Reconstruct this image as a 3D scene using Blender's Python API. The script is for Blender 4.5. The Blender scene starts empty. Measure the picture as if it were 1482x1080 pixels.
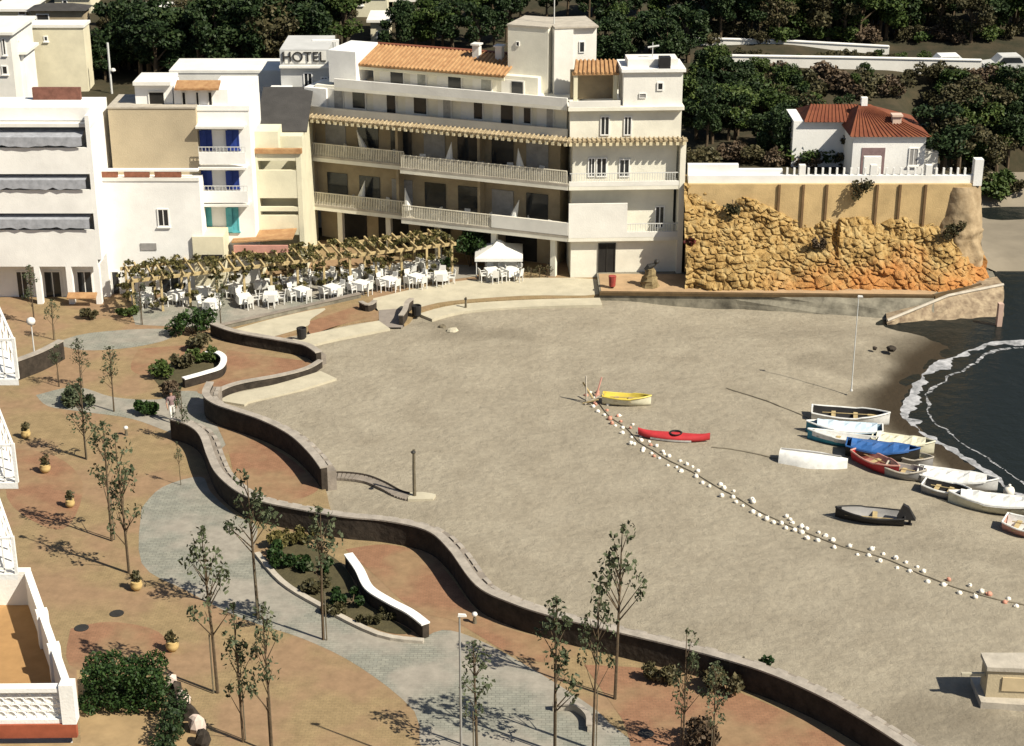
import bpy, math, random
import numpy as np
random.seed(7); np.random.seed(7)
R = math.radians
S = bpy.context.scene
COL = S.collection
# ------------------------------------------------------------------ camera, world, sun, exposure
CAM_H = 36.0; PITCH = R(21.9); FOC = 2500.0; IW, IH = 1482.0, 1080.0
cd = bpy.data.cameras.new('camera'); cam = bpy.data.objects.new('camera', cd); COL.objects.link(cam)
cd.sensor_width = 36.0; cd.lens = 36.0*FOC/IW; cd.clip_end = 5000.0; cd.clip_start = 0.5
cam.location = (0, 0, CAM_H); cam.rotation_euler = (math.pi/2-PITCH, 0, 0)
S.camera = cam
SUN_EL = R(45.0); SUN_AZ = (0.845, -0.535)
W = bpy.data.worlds.new('World'); S.world = W; W.use_nodes = True
nt = W.node_tree; bg = nt.nodes['Background']
sky = nt.nodes.new('ShaderNodeTexSky'); sky.sky_type = 'NISHITA'; sky.sun_disc = False
sky.sun_elevation = SUN_EL; sky.sun_rotation = math.atan2(SUN_AZ[0], SUN_AZ[1])
nt.links.new(sky.outputs[0], bg.inputs[0]); bg.inputs[1].default_value = 0.05
sl = bpy.data.lights.new('sun', 'SUN'); sl.energy = 5.0; sl.angle = R(0.5); sl.color = (1.0, 0.93, 0.78)
so = bpy.data.objects.new('sun', sl); COL.objects.link(so)
import mathutils
Vec = mathutils.Vector
sd = Vec((SUN_AZ[0]*math.cos(SUN_EL), SUN_AZ[1]*math.cos(SUN_EL), math.sin(SUN_EL)))
so.rotation_euler = sd.to_track_quat('Z', 'Y').to_euler(); so.location = sd*200
S.view_settings.view_transform = 'Standard'; S.view_settings.look = 'None'
S.view_settings.exposure = 0.6; S.view_settings.gamma = 1.0
S.view_settings.use_curve_mapping = False

# ------------------------------------------------------------------ photo point -> place
cp, sp = math.cos(PITCH), math.sin(PITCH)
def ray(px, py):
    a = (px-IW/2)/FOC; b = (IH/2-py)/FOC
    return (a, cp+b*sp, -sp+b*cp)
def G(px, py, z=0.0):
    d = ray(px, py); t = (z-CAM_H)/d[2]
    return Vec((d[0]*t, d[1]*t, z))
def FY(px, py, Y):
    d = ray(px, py); t = Y/d[1]
    return (d[0]*t, CAM_H+d[2]*t)
def ppm(y, z=0.0):            # photo px per metre at ground distance y, height z
    return FOC/(y*cp-(z-CAM_H)*sp)

# ------------------------------------------------------------------ materials
MATS = {}
def mat(name, col, rough=0.85, var=0.25, scale=1.5, bump=0.0, bscale=12.0, col2=None, detail=6.0, metallic=0.0, spec=0.3):
    if name in MATS: return MATS[name]
    m = bpy.data.materials.new(name); m.use_nodes = True
    n = m.node_tree.nodes; l = m.node_tree.links; b = n['Principled BSDF']
    b.inputs['Roughness'].default_value = rough; b.inputs['Metallic'].default_value = metallic
    b.inputs['Specular IOR Level'].default_value = spec
    g = n.new('ShaderNodeNewGeometry')
    nz = n.new('ShaderNodeTexNoise'); nz.inputs['Scale'].default_value = scale; nz.inputs['Detail'].default_value = detail
    nz.inputs['Roughness'].default_value = 0.65
    l.new(g.outputs['Position'], nz.inputs['Vector'])
    rp = n.new('ShaderNodeValToRGB'); rp.color_ramp.elements[0].position = 0.3; rp.color_ramp.elements[1].position = 0.7
    c2 = col2 if col2 else tuple(min(1, c*(1+var)) for c in col)
    c1 = col if col2 else tuple(c*(1-var) for c in col)
    rp.color_ramp.elements[0].color = (*c1, 1); rp.color_ramp.elements[1].color = (*c2, 1)
    l.new(nz.outputs['Fac'], rp.inputs['Fac']); l.new(rp.outputs['Color'], b.inputs['Base Color'])
    if bump:
        n2 = n.new('ShaderNodeTexNoise'); n2.inputs['Scale'].default_value = bscale; n2.inputs['Detail'].default_value = 5
        l.new(g.outputs['Position'], n2.inputs['Vector'])
        bp = n.new('ShaderNodeBump'); bp.inputs['Strength'].default_value = bump; bp.inputs['Distance'].default_value = 0.05
        l.new(n2.outputs['Fac'], bp.inputs['Height']); l.new(bp.outputs['Normal'], b.inputs['Normal'])
    MATS[name] = m
    return m
def leafmat(name, cols, rough=0.6):
    m = bpy.data.materials.new(name); m.use_nodes = True
    n = m.node_tree.nodes; l = m.node_tree.links; b = n['Principled BSDF']
    b.inputs['Roughness'].default_value = rough; b.inputs['Specular IOR Level'].default_value = 0.2
    g = n.new('ShaderNodeNewGeometry'); rp = n.new('ShaderNodeValToRGB')
    els = rp.color_ramp.elements
    els[0].color = (*cols[0], 1); els[1].color = (*cols[-1], 1); els[1].position = 1.0
    for i, c in enumerate(cols[1:-1]):
        e = els.new((i+1)/(len(cols)-1)); e.color = (*c, 1)
    oi = n.new('ShaderNodeObjectInfo')
    mx = n.new('ShaderNodeMath'); mx.operation = 'MULTIPLY_ADD'
    mx.inputs[1].default_value = 0.65; 
    l.new(g.outputs['Random Per Island'], mx.inputs[0])
    mm = n.new('ShaderNodeMath'); mm.operation = 'MULTIPLY'; mm.inputs[1].default_value = 0.35
    l.new(oi.outputs['Random'], mm.inputs[0]); l.new(mm.outputs[0], mx.inputs[2])
    l.new(mx.outputs[0], rp.inputs['Fac']); l.new(rp.outputs['Color'], b.inputs['Base Color'])
    MATS[name] = m
    return m
def paving(name, c1, c2, mortar, bs=1.0, patch=None, pscale=0.25):
    """small block paving with large patches of another colour"""
    m = bpy.data.materials.new(name); m.use_nodes = True
    n = m.node_tree.nodes; l = m.node_tree.links; b = n['Principled BSDF']
    b.inputs['Roughness'].default_value = 0.9; b.inputs['Specular IOR Level'].default_value = 0.15
    g = n.new('ShaderNodeNewGeometry'); br = n.new('ShaderNodeTexBrick')
    br.inputs['Scale'].default_value = bs; br.inputs['Color1'].default_value = (*c1, 1); br.inputs['Color2'].default_value = (*c2, 1)
    br.inputs['Mortar'].default_value = (*mortar, 1); br.inputs['Mortar Size'].default_value = 0.02; br.inputs['Bias'].default_value = -0.1
    l.new(g.outputs['Position'], br.inputs['Vector'])
    last = br.outputs['Color']
    if patch:
        nz = n.new('ShaderNodeTexNoise'); nz.inputs['Scale'].default_value = pscale; nz.inputs['Detail'].default_value = 4
        l.new(g.outputs['Position'], nz.inputs['Vector'])
        rp = n.new('ShaderNodeValToRGB'); rp.color_ramp.elements[0].position = 0.44; rp.color_ramp.elements[1].position = 0.58
        l.new(nz.outputs['Fac'], rp.inputs['Fac'])
        mx = n.new('ShaderNodeMixRGB'); l.new(rp.outputs['Color'], mx.inputs[0]); l.new(last, mx.inputs[1]); mx.inputs[2].default_value = (*patch, 1)
        last = mx.outputs[0]
    n3 = n.new('ShaderNodeTexNoise'); n3.inputs['Scale'].default_value = 1.6; n3.inputs['Detail'].default_value = 9; n3.inputs['Roughness'].default_value = 0.75
    l.new(g.outputs['Position'], n3.inputs['Vector'])
    mr = n.new('ShaderNodeMapRange'); mr.inputs[1].default_value = 0.3; mr.inputs[2].default_value = 0.7; mr.inputs[3].default_value = 0.76; mr.inputs[4].default_value = 1.2
    l.new(n3.outputs['Fac'], mr.inputs[0])
    m2 = n.new('ShaderNodeMixRGB'); m2.blend_type = 'MULTIPLY'; m2.inputs[0].default_value = 1.0
    l.new(last, m2.inputs[1]); l.new(mr.outputs[0], m2.inputs[2])
    l.new(m2.outputs[0], b.inputs['Base Color'])
    MATS[name] = m
    return m
WHITE = mat('white render', (0.76, 0.75, 0.725), 0.8, 0.10, 0.55, 0.2)
WHITE2 = mat('off white render', (0.70, 0.68, 0.63), 0.85, 0.10, 0.6, 0.2)
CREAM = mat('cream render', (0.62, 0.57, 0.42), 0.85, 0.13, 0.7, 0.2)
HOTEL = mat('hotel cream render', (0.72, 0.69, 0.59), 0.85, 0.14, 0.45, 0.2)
RECESS = mat('brown wall and recess shade', (0.31, 0.25, 0.165), 0.9, 0.2, 0.9, 0.2)  # hotel recess walls painted browner than the facade to add balcony shade
BEIGE = mat('beige party wall', (0.42, 0.35, 0.24), 0.9, 0.12, 0.35, 0.3)
YELLOW = mat('pale yellow render', (0.60, 0.57, 0.43), 0.85, 0.1, 0.7, 0.2)
GLASS = mat('dark window glass', (0.022, 0.025, 0.028), 0.15, 0.3, 0.8, spec=0.5)
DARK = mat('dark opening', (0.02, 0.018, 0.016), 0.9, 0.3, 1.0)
BLUE = mat('blue shutter paint', (0.02, 0.045, 0.22), 0.6, 0.2, 2)
TEAL = mat('teal door paint', (0.10, 0.38, 0.42), 0.6, 0.2, 2)
GREYAWN = mat('grey awning cloth', (0.30, 0.31, 0.34), 0.9, 0.25, 2.5)
TILE = mat('orange roof tile', (0.27, 0.135, 0.06), 0.85, 0.1, 1.8, 0.5, 6, col2=(0.44, 0.27, 0.13))
EAVE = mat('brown eave tile', (0.20, 0.145, 0.08), 0.85, 0.1, 2.5, 0.5, 6, col2=(0.46, 0.38, 0.25))
TILERED = mat('red roof tile', (0.13, 0.036, 0.02), 0.85, 0.1, 1.0, 0.5, 6, col2=(0.21, 0.07, 0.032))
SLATE = mat('dark roof sheet', (0.05, 0.047, 0.045), 0.85, 0.2, 1.0, 0.3)
IRON = mat('dark iron', (0.03, 0.028, 0.025), 0.5, 0.2, 5)
PALEMETAL = mat('pale painted metal', (0.55, 0.55, 0.53), 0.5, 0.1, 3)
WOODPALE = mat('weathered beam wood', (0.40, 0.31, 0.16), 0.85, 0.3, 2.5)
BARK = mat('brown bark', (0.09, 0.065, 0.04), 0.95, 0.3, 6, 0.4)
BARKG = mat('grey stem', (0.13, 0.11, 0.075), 0.95, 0.25, 6, 0.3)
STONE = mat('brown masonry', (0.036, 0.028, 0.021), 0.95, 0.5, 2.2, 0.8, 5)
WCAP = mat('grey coping stone', (0.31, 0.275, 0.235), 0.9, 0.25, 1.8, 0.3)
CAP = mat('pale coping stone', (0.40, 0.36, 0.30), 0.9, 0.2, 1.8, 0.3)
BENCHST = mat('mauve grey stone', (0.215, 0.185, 0.155), 0.95, 0.25, 1.6, 0.4)
CONC = mat('cream concrete', (0.43, 0.39, 0.295), 0.9, 0.14, 0.9, 0.25)
QUAYC = mat('stained quay concrete', (0.17, 0.155, 0.12), 0.95, 0.6, 0.9, 0.6, 3)
ROCKJ = mat('pink brown rubble', (0.13, 0.09, 0.06), 0.95, 0.3, 1.9, 1.0, 3, col2=(0.38, 0.30, 0.20))
SOIL = mat('planter soil', (0.07, 0.06, 0.03), 0.95, 0.3, 1.5, 0.6)
POT = mat('yellow earthenware', (0.46, 0.33, 0.14), 0.8, 0.15, 3)
BRICKRED = mat('red brick plinth', (0.30, 0.08, 0.04), 0.9, 0.2, 3)
CLOTHW = mat('white cloth', (0.68, 0.67, 0.63), 0.9, 0.05, 2)
PLASTW = mat('white plastic', (0.62, 0.61, 0.58), 0.6, 0.05, 2)
GRP = mat('white boat gelcoat', (0.66, 0.655, 0.63), 0.45, 0.18, 3.5)
GRPY = mat('cream boat gelcoat', (0.60, 0.57, 0.43), 0.45, 0.18, 3.0)
BRED = mat('red boat paint', (0.42, 0.035, 0.04), 0.45, 0.15, 2)
BBLUE = mat('blue boat paint', (0.03, 0.10, 0.28), 0.45, 0.2, 2)
BTEAL = mat('teal boat paint', (0.04, 0.22, 0.30), 0.45, 0.2, 2)
BLBLUE = mat('light blue boat paint', (0.38, 0.55, 0.68), 0.45, 0.1, 2)
BGREY = mat('grey boat paint', (0.28, 0.27, 0.26), 0.5, 0.2, 2)
BPINK = mat('faded pink boat paint', (0.50, 0.26, 0.21), 0.5, 0.15, 2)
BYEL = mat('yellow boat paint', (0.58, 0.46, 0.08), 0.45, 0.15, 2)
RUBBER = mat('black rubber', (0.018, 0.017, 0.017), 0.6, 0.3, 2)
MAUVE = mat('mauve cloth', (0.22, 0.15, 0.15), 0.9, 0.2, 4)
SKIN = mat('skin', (0.40, 0.23, 0.15), 0.6, 0.08, 5)
HAIR = mat('dark hair', (0.02, 0.015, 0.01), 0.7, 0.2, 8)
LEAF_PINE = leafmat('pine needles', [(0.008, 0.016, 0.006), (0.020, 0.038, 0.012), (0.045, 0.064, 0.022)])
LEAF_GREEN = leafmat('green leaves', [(0.014, 0.028, 0.007), (0.040, 0.066, 0.014), (0.082, 0.105, 0.028)])
LEAF_OLIVE = leafmat('olive scrub leaves', [(0.026, 0.026, 0.011), (0.062, 0.056, 0.026), (0.11, 0.09, 0.045)])
LEAF_DRY = leafmat('dry brown scrub', [(0.04, 0.028, 0.017), (0.09, 0.062, 0.038), (0.16, 0.12, 0.08)])
LEAF_YOUNG = leafmat('young tree leaves', [(0.018, 0.028, 0.012), (0.055, 0.068, 0.034), (0.13, 0.145, 0.085)])
LEAF_HEDGE = leafmat('hedge leaves', [(0.006, 0.016, 0.004), (0.015, 0.035, 0.008), (0.035, 0.065, 0.014)])
LEAF_VINE = leafmat('vine leaves', [(0.03, 0.032, 0.010), (0.085, 0.075, 0.024), (0.20, 0.16, 0.06)])

# ------------------------------------------------------------------ mesh builder and tagging
class MB:
    def __init__(s): s.v = []; s.f = []
    def quad(s, *p):
        n = len(s.v); s.v += [tuple(q) for q in p]; s.f.append(tuple(range(n, n+len(p))))
    def hexa(s, p):           # 8 pts: bottom ring 0-3, top ring 4-7
        n = len(s.v); s.v += [tuple(q) for q in p]
        for f in ((0,3,2,1),(4,5,6,7),(0,1,5,4),(1,2,6,5),(2,3,7,6),(3,0,4,7)): s.f.append(tuple(n+i for i in f))
    def box(s, x0, x1, y0, y1, z0, z1):
        s.hexa([(x0,y0,z0),(x1,y0,z0),(x1,y1,z0),(x0,y1,z0),(x0,y0,z1),(x1,y0,z1),(x1,y1,z1),(x0,y1,z1)])
    def prism(s, pts, z0, z1):
        n = len(s.v); k = len(pts)
        s.v += [(p[0], p[1], z0) for p in pts]+[(p[0], p[1], z1) for p in pts]
        s.f.append(tuple(n+k+i for i in range(k))); s.f.append(tuple(n+k-1-i for i in range(k)))
        for i in range(k):
            j = (i+1) % k; s.f.append((n+i, n+j, n+k+j, n+k+i))
    def tube(s, pts, rad, n=6, cap=True):
        pts = [Vec(p) for p in pts]
        if not isinstance(rad, (list, tuple)): rad = [rad]*len(pts)
        base = len(s.v)
        for i, p in enumerate(pts):
            d = (pts[min(i+1, len(pts)-1)]-pts[max(i-1, 0)])
            d = d.normalized() if d.length > 1e-9 else Vec((0, 0, 1))
            a = d.cross(Vec((0, 0, 1)) if abs(d.z) < 0.9 else Vec((1, 0, 0))).normalized(); b = d.cross(a)
            for k in range(n):
                t = 2*math.pi*k/n; s.v.append(tuple(p+(a*math.cos(t)+b*math.sin(t))*rad[i]))
        for i in range(len(pts)-1):
            for k in range(n):
                k2 = (k+1) % n
                s.f.append((base+i*n+k, base+i*n+k2, base+(i+1)*n+k2, base+(i+1)*n+k))
        if cap:
            s.f.append(tuple(base+n-1-k for k in range(n))); e = base+(len(pts)-1)*n; s.f.append(tuple(e+k for k in range(n)))
    def lathe(s, prof, c=(0, 0, 0), n=12):
        base = len(s.v)
        for r, z in prof:
            for k in range(n):
                t = 2*math.pi*k/n; s.v.append((c[0]+r*math.cos(t), c[1]+r*math.sin(t), c[2]+z))
        for i in range(len(prof)-1):
            for k in range(n):
                k2 = (k+1) % n; s.f.append((base+i*n+k, base+i*n+k2, base+(i+1)*n+k2, base+(i+1)*n+k))
        s.f.append(tuple(base+n-1-k for k in range(n))); e = base+(len(prof)-1)*n; s.f.append(tuple(e+k for k in range(n)))
    def grid(s, rows):
        base = len(s.v); m = len(rows[0])
        for r in rows: s.v += [tuple(p) for p in r]
        for i in range(len(rows)-1):
            for j in range(m-1):
                a = base+i*m+j; s.f.append((a, a+1, a+m+1, a+m))
    def build(s, name, m, parent=None, smooth=False):
        me = bpy.data.meshes.new(name)
        off = parent.location if parent else Vec((0, 0, 0))
        if parent and parent.parent: off = off+parent.parent.location
        vs = [(x-off[0], y-off[1], z-off[2]) for x, y, z in s.v] if parent else s.v
        me.from_pydata(vs, [], s.f); me.materials.append(m)
        if smooth: me.polygons.foreach_set('use_smooth', [True]*len(me.polygons))
        me.update()
        o = bpy.data.objects.new(name, me); COL.objects.link(o)
        if parent: o.parent = parent
        return o
def tag(o, label=None, cat=None, group=None, kind=None):
    if label: o['label'] = label
    if cat: o['category'] = cat
    if group: o['group'] = group
    if kind: o['kind'] = kind
    return o
def thing(name, label, cat, loc=(0, 0, 0), group=None):
    o = bpy.data.objects.new(name, None); COL.objects.link(o); o.location = loc; o.empty_display_size = 0.3
    return tag(o, label, cat, group)
def dup(root, loc, rz=0.0, sc=1.0, label=None, group=None):
    r = root.copy(); COL.objects.link(r); r.location = loc; r.rotation_euler = (0, 0, rz)
    r.scale = sc if isinstance(sc, tuple) else (sc, sc, sc)
    if label: r['label'] = label
    if group: r['group'] = group
    for ch in list(root.children):
        c = ch.copy(); COL.objects.link(c); c.parent = r
        for g in ch.children:
            d = g.copy(); COL.objects.link(d); d.parent = c
    return r
def struct(name, mb, m, smooth=False): return tag(mb.build(name, m, smooth=smooth), kind='structure')
def smooth_line(p, n=6):
    out = []
    for i in range(len(p)-1):
        a, b, c, d = p[max(i-1, 0)], p[i], p[i+1], p[min(i+2, len(p)-1)]
        for k in range(n):
            t = k/n
            out.append(0.5*((2*b)+(c-a)*t+(2*a-5*b+4*c-d)*t*t+(-a+3*b-3*c+d)*t**3))
    out.append(p[-1].copy()); return out
def sstep(a, b, x):
    t = np.clip((np.asarray(x, float)-a)/(b-a), 0, 1); return t*t*(3-2*t)

# ------------------------------------------------------------------ terrain
SHORE = [(1600,492),(1482,494),(1450,496),(1415,503),(1378,522),(1340,546),(1315,568),(1311,590),(1325,612),(1350,632),(1380,652),(1410,674),(1445,697),(1482,722),(1560,775),(1700,860),(1900,1000)]
SHW = smooth_line([G(x, y, -0.7) for x, y in SHORE], 5)
def shore_dist(X, Y):
    """signed distance to the waterline, positive on land"""
    best = np.full(X.shape, 1e9); sgn = np.ones(X.shape)
    for a, b in zip(SHW[:-1], SHW[1:]):
        dx, dy = b.x-a.x, b.y-a.y; L = dx*dx+dy*dy+1e-12
        t = np.clip(((X-a.x)*dx+(Y-a.y)*dy)/L, 0, 1)
        d = np.hypot(X-(a.x+t*dx), Y-(a.y+t*dy)); cr = dx*(Y-a.y)-dy*(X-a.x)
        m = d < best; best = np.where(m, d, best); sgn = np.where(m, np.where(cr > 0, -1.0, 1.0), sgn)
    return best*sgn
def wav(X, Y, f, ph=0.0):
    return (np.sin(X*f+1.3*np.sin(Y*f*0.7+ph)+ph)+np.sin(Y*f*1.31+1.7*np.sin(X*f*0.8+ph*2)))*0.5
def terr(X, Y):
    X = np.asarray(X, float); Y = np.asarray(Y, float)
    a = -0.06+sstep(113, 131, Y)*6.6+np.maximum(0, Y-131)*0.13
    a = np.where((Y < 100) | ((Y < 104.6) & (X > -12.0)), -3.0, a)
    b = np.where(Y < 107.0, -2.0, 5.9)+sstep(122, 135, Y)*1.9+np.maximum(0, Y-143)*0.12
    c = -0.35-2.6*(1-sstep(105, 111, Y))+sstep(124, 135, Y)*8.0+np.maximum(0, Y-143)*0.12
    w1 = sstep(10.6, 11.6, X); w2 = sstep(29.3, 31.6, X)
    z = a*(1-w1)+b*w1; z = z*(1-w2)+c*w2
    far = sstep(112, 125, Y)
    return z+far*(wav(X, Y, 0.35)*0.3+wav(X, Y, 0.11, 1.0)*0.5)
xs = np.concatenate([np.arange(-260, -50, 6.0), np.arange(-50, 62, 1.0), np.arange(62, 420, 8.0)])
ys = np.concatenate([np.arange(100, 165, 1.0), np.arange(165, 500, 8.0)])
GX, GY = np.meshgrid(xs, ys); GZ = terr(GX, GY)
mb = MB(); mb.grid([[(GX[i, j], GY[i, j], GZ[i, j]) for j in range(len(xs))] for i in range(len(ys))])
HILL = mat('dry hillside earth', (0.02, 0.022, 0.010), 0.95, 0.1, 0.5, 0.8, 4, col2=(0.06, 0.045, 0.025))
struct('hillside', mb, HILL, True)
def hit(px, py, y0=100.0):
    d = ray(px, py); Ys = np.arange(y0, 420, 0.25); t = Ys/d[1]
    z = CAM_H+d[2]*t; T = terr(d[0]*t, Ys); k = np.argmax(z <= T)
    return Vec((d[0]*t[k], Ys[k], float(T[k])))

# ------------------------------------------------------------------ sand, sea, foam
xs = np.arange(-16, 46, 0.4); ys = np.arange(40, 112.1, 0.4)
GX, GY = np.meshgrid(xs, ys); D = shore_dist(GX, GY)
GZ = np.where(D > 0, -0.12-0.58*(1-sstep(0, 9, D))**1.3, -0.7+0.10*D)
GZ = np.maximum(GZ, -3.2)+np.where(D > 0.3, wav(GX, GY, 1.9)*0.018+wav(GX, GY, 0.6, 2.0)*0.035+wav(GX, GY, 4.1, 0.7)*0.012, 0)
GZ = GZ-3.0*sstep(29.6, 30.6, GX)*sstep(96.2, 97.4, GY)
GZ = GZ-0.5*sstep(95, 99.5, GY)*sstep(5, 13, GX)*(D > 0)
GZ = np.where((GX < 30) & (GY > 103.5), np.minimum(GZ, -.3), GZ)
SANDZ = lambda x, y: float(GZ[int(np.clip(round((y-40)/0.4), 0, len(ys)-1)), int(np.clip(round((x+16)/0.4), 0, len(xs)-1))])
mb = MB(); mb.grid([[(GX[i, j], GY[i, j], GZ[i, j]) for j in range(len(xs))] for i in range(len(ys))])
m = bpy.data.materials.new('beach sand'); m.use_nodes = True; MATS['beach sand'] = m
n = m.node_tree.nodes; l = m.node_tree.links; b = n['Principled BSDF']
b.inputs['Roughness'].default_value = 0.95; b.inputs['Specular IOR Level'].default_value = 0.1
g = n.new('ShaderNodeNewGeometry')
def nz_(scale, det=6, rough=0.7):
    q = n.new('ShaderNodeTexNoise'); q.inputs['Scale'].default_value = scale; q.inputs['Detail'].default_value = det; q.inputs['Roughness'].default_value = rough
    l.new(g.outputs['Position'], q.inputs['Vector']); return q
q1 = nz_(0.35, 8, 0.72); rp = n.new('ShaderNodeValToRGB')
rp.color_ramp.elements[0].position = 0.32; rp.color_ramp.elements[0].color = (0.256, 0.222, 0.168, 1)
rp.color_ramp.elements[1].position = 0.68; rp.color_ramp.elements[1].color = (0.335, 0.296, 0.228, 1)
l.new(q1.outputs['Fac'], rp.inputs['Fac'])
q2 = nz_(3.0, 8, 0.8); mr = n.new('ShaderNodeMapRange'); mr.inputs[1].default_value = 0.3; mr.inputs[2].default_value = 0.7; mr.inputs[3].default_value = 0.82; mr.inputs[4].default_value = 1.13
l.new(q2.outputs['Fac'], mr.inputs[0])
mu = n.new('ShaderNodeMixRGB'); mu.blend_type = 'MULTIPLY'; mu.inputs[0].default_value = 1; l.new(rp.outputs['Color'], mu.inputs[1]); l.new(mr.outputs[0], mu.inputs[2])
at = n.new('ShaderNodeAttribute'); at.attribute_name = 'wet'
wm = n.new('ShaderNodeMixRGB'); l.new(at.outputs['Fac'], wm.inputs[0]); l.new(mu.outputs[0], wm.inputs[1]); wm.inputs[2].default_value = (0.045, 0.034, 0.022, 1)
l.new(wm.outputs[0], b.inputs['Base Color'])
vo_ = n.new('ShaderNodeTexVoronoi'); vo_.inputs['Scale'].default_value = 2.6; vo_.feature = 'SMOOTH_F1'; l.new(g.outputs['Position'], vo_.inputs['Vector'])
q3 = nz_(2.2, 8, 0.75); bp = n.new('ShaderNodeBump'); bp.inputs['Strength'].default_value = 0.7; bp.inputs['Distance'].default_value = 0.16
ms_ = n.new('ShaderNodeMath'); ms_.operation = 'MULTIPLY_ADD'; l.new(vo_.outputs['Distance'], ms_.inputs[0]); ms_.inputs[1].default_value = .35; l.new(q3.outputs['Fac'], ms_.inputs[2])
l.new(ms_.outputs[0], bp.inputs['Height']); l.new(bp.outputs['Normal'], b.inputs['Normal'])
sand = struct('beach_sand', mb, m, True)
wid = 3.0+wav(GX, GY, 0.5)*0.8+wav(GX, GY, 1.7, 1.0)*0.4+2.2*sstep(88, 96, GY)
WET = 1-sstep(0.35, 1.0, D/np.maximum(wid, 0.3))
def damp(px, py, rx, ry, amt):
    q = G(px, py, -.12); r = np.sqrt(((GX-q.x)/rx)**2+((GY-q.y)/ry)**2)+.35*wav(GX, GY, 1.3, px)
    return amt*(1-sstep(.45, 1.1, r))
for a_ in ((700, 482, 4.2, 1.4, .26), (640, 470, 2.0, .9, .2), (1250, 520, 4.5, 2.6, .24), (1200, 480, 5.0, 1.2, .14), (1380, 1050, 4.5, 2.6, .30), (1120, 900, 5, 2.5, .07), (820, 640, 6, 3, .06), (560, 800, 4, 2, .10), (980, 560, 5, 2, .07), (1250, 800, 5, 1.4, .10), (760, 850, 2.5, 1.6, .08)):
    WET = np.maximum(WET, damp(*a_))
for (x0_, y0_), (x1_, y1_) in (((1128, 668), (1000, 640)), ((1166, 628), (1050, 570)), ((1208, 756), (1120, 742)), ((1300, 690), (1250, 720)), ((1372, 728), (1290, 760)), ((1330, 700), (1240, 735)), ((1482, 800), (1220, 778)), ((1482, 812), (1230, 792)), ((930, 640), (860, 610))):
    A_, B_ = G(x0_, y0_, -.12), G(x1_, y1_, -.12); dx_, dy_ = B_.x-A_.x, B_.y-A_.y; t_ = np.clip(((GX-A_.x)*dx_+(GY-A_.y)*dy_)/(dx_*dx_+dy_*dy_), 0, 1)
    WET = np.maximum(WET, .20*(1-t_)*(1-sstep(.1, .6, np.hypot(GX-A_.x-t_*dx_, GY-A_.y-t_*dy_))))
WET = np.where(D < 0, 1.0, WET)
at_ = sand.data.attributes.new('wet', 'FLOAT', 'POINT'); at_.data.foreach_set('value', WET.ravel().astype(np.float32))
mb = MB(); mb.grid([[(x, y, float(terr(x, y))+.06) for x in np.arange(31.2, 80, 1.2)] for y in np.arange(109.4, 127.5, 1.0)]); struct('far_beach', mb, mat('grey far sand', (.215, .185, .14), .95, .12, .6), True)
# sea
mb = MB(); mb.grid([[(x, y, -0.7) for x in (-15, 20, 60, 150, 900)] for y in (-60, 40, 80, 120, 130)])
m = bpy.data.materials.new('dark sea water'); m.use_nodes = True; MATS['sea'] = m
n = m.node_tree.nodes; l = m.node_tree.links; b = n['Principled BSDF']
b.inputs['Base Color'].default_value = (0.012, 0.015, 0.014, 1); b.inputs['Roughness'].default_value = 0.2
b.inputs['IOR'].default_value = 1.33; b.inputs['Specular IOR Level'].default_value = 0.12
g = n.new('ShaderNodeNewGeometry'); q = nz_(1.1, 5, 0.6); bp = n.new('ShaderNodeBump'); bp.inputs['Strength'].default_value = 0.6; bp.inputs['Distance'].default_value = 0.15
l.new(q.outputs['Fac'], bp.inputs['Height']); l.new(bp.outputs['Normal'], b.inputs['Normal'])
struct('sea', mb, m)
# foam: broken lace along the waterline
mb = MB(); random.seed(3)
fl = [p for p in SHW if p.y > 55]
for lay, (o0, wd, dens) in enumerate(((-0.2, 0.95, 1.0), (0.95, 0.3, 0.7))):
    prev = None
    fine = smooth_line(fl, 9)
    for i, p in enumerate(fine[:-1]):
        d = (fine[i+1]-p); nn = Vec((-d.y, d.x, 0)).normalized()    # seaward side sign fixed below
        if shore_dist(np.array([p.x+nn.x]), np.array([p.y+nn.y]))[0] > 0: nn = -nn
        topb = 1.0 if p.y > 84 else 0.55
        nA = mathutils.noise.fractal(Vec((p.x*.45, p.y*.45, lay*7)), .8, 2.0, 4); nB = mathutils.noise.fractal(Vec((p.x*.3, p.y*.3, 20+lay*5)), .8, 2.0, 4)
        w = max(.05, wd*topb*(.62+.75*nA)); s0 = o0+.45*nB
        cur = (p+nn*s0, p+nn*(s0+w))
        if prev and random.random() < dens:
            mb.quad(*[(q.x, q.y, -0.688+0.004*lay) for q in (prev[0], prev[1], cur[1], cur[0])])
        prev = cur
FOAM = mat('sea foam', (0.09, 0.095, 0.10), 0.9, 0.1, 2.2, 0.5, col2=(0.5, 0.5, 0.52))
tag(mb.build('sea_foam', FOAM), kind='stuff')

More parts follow.
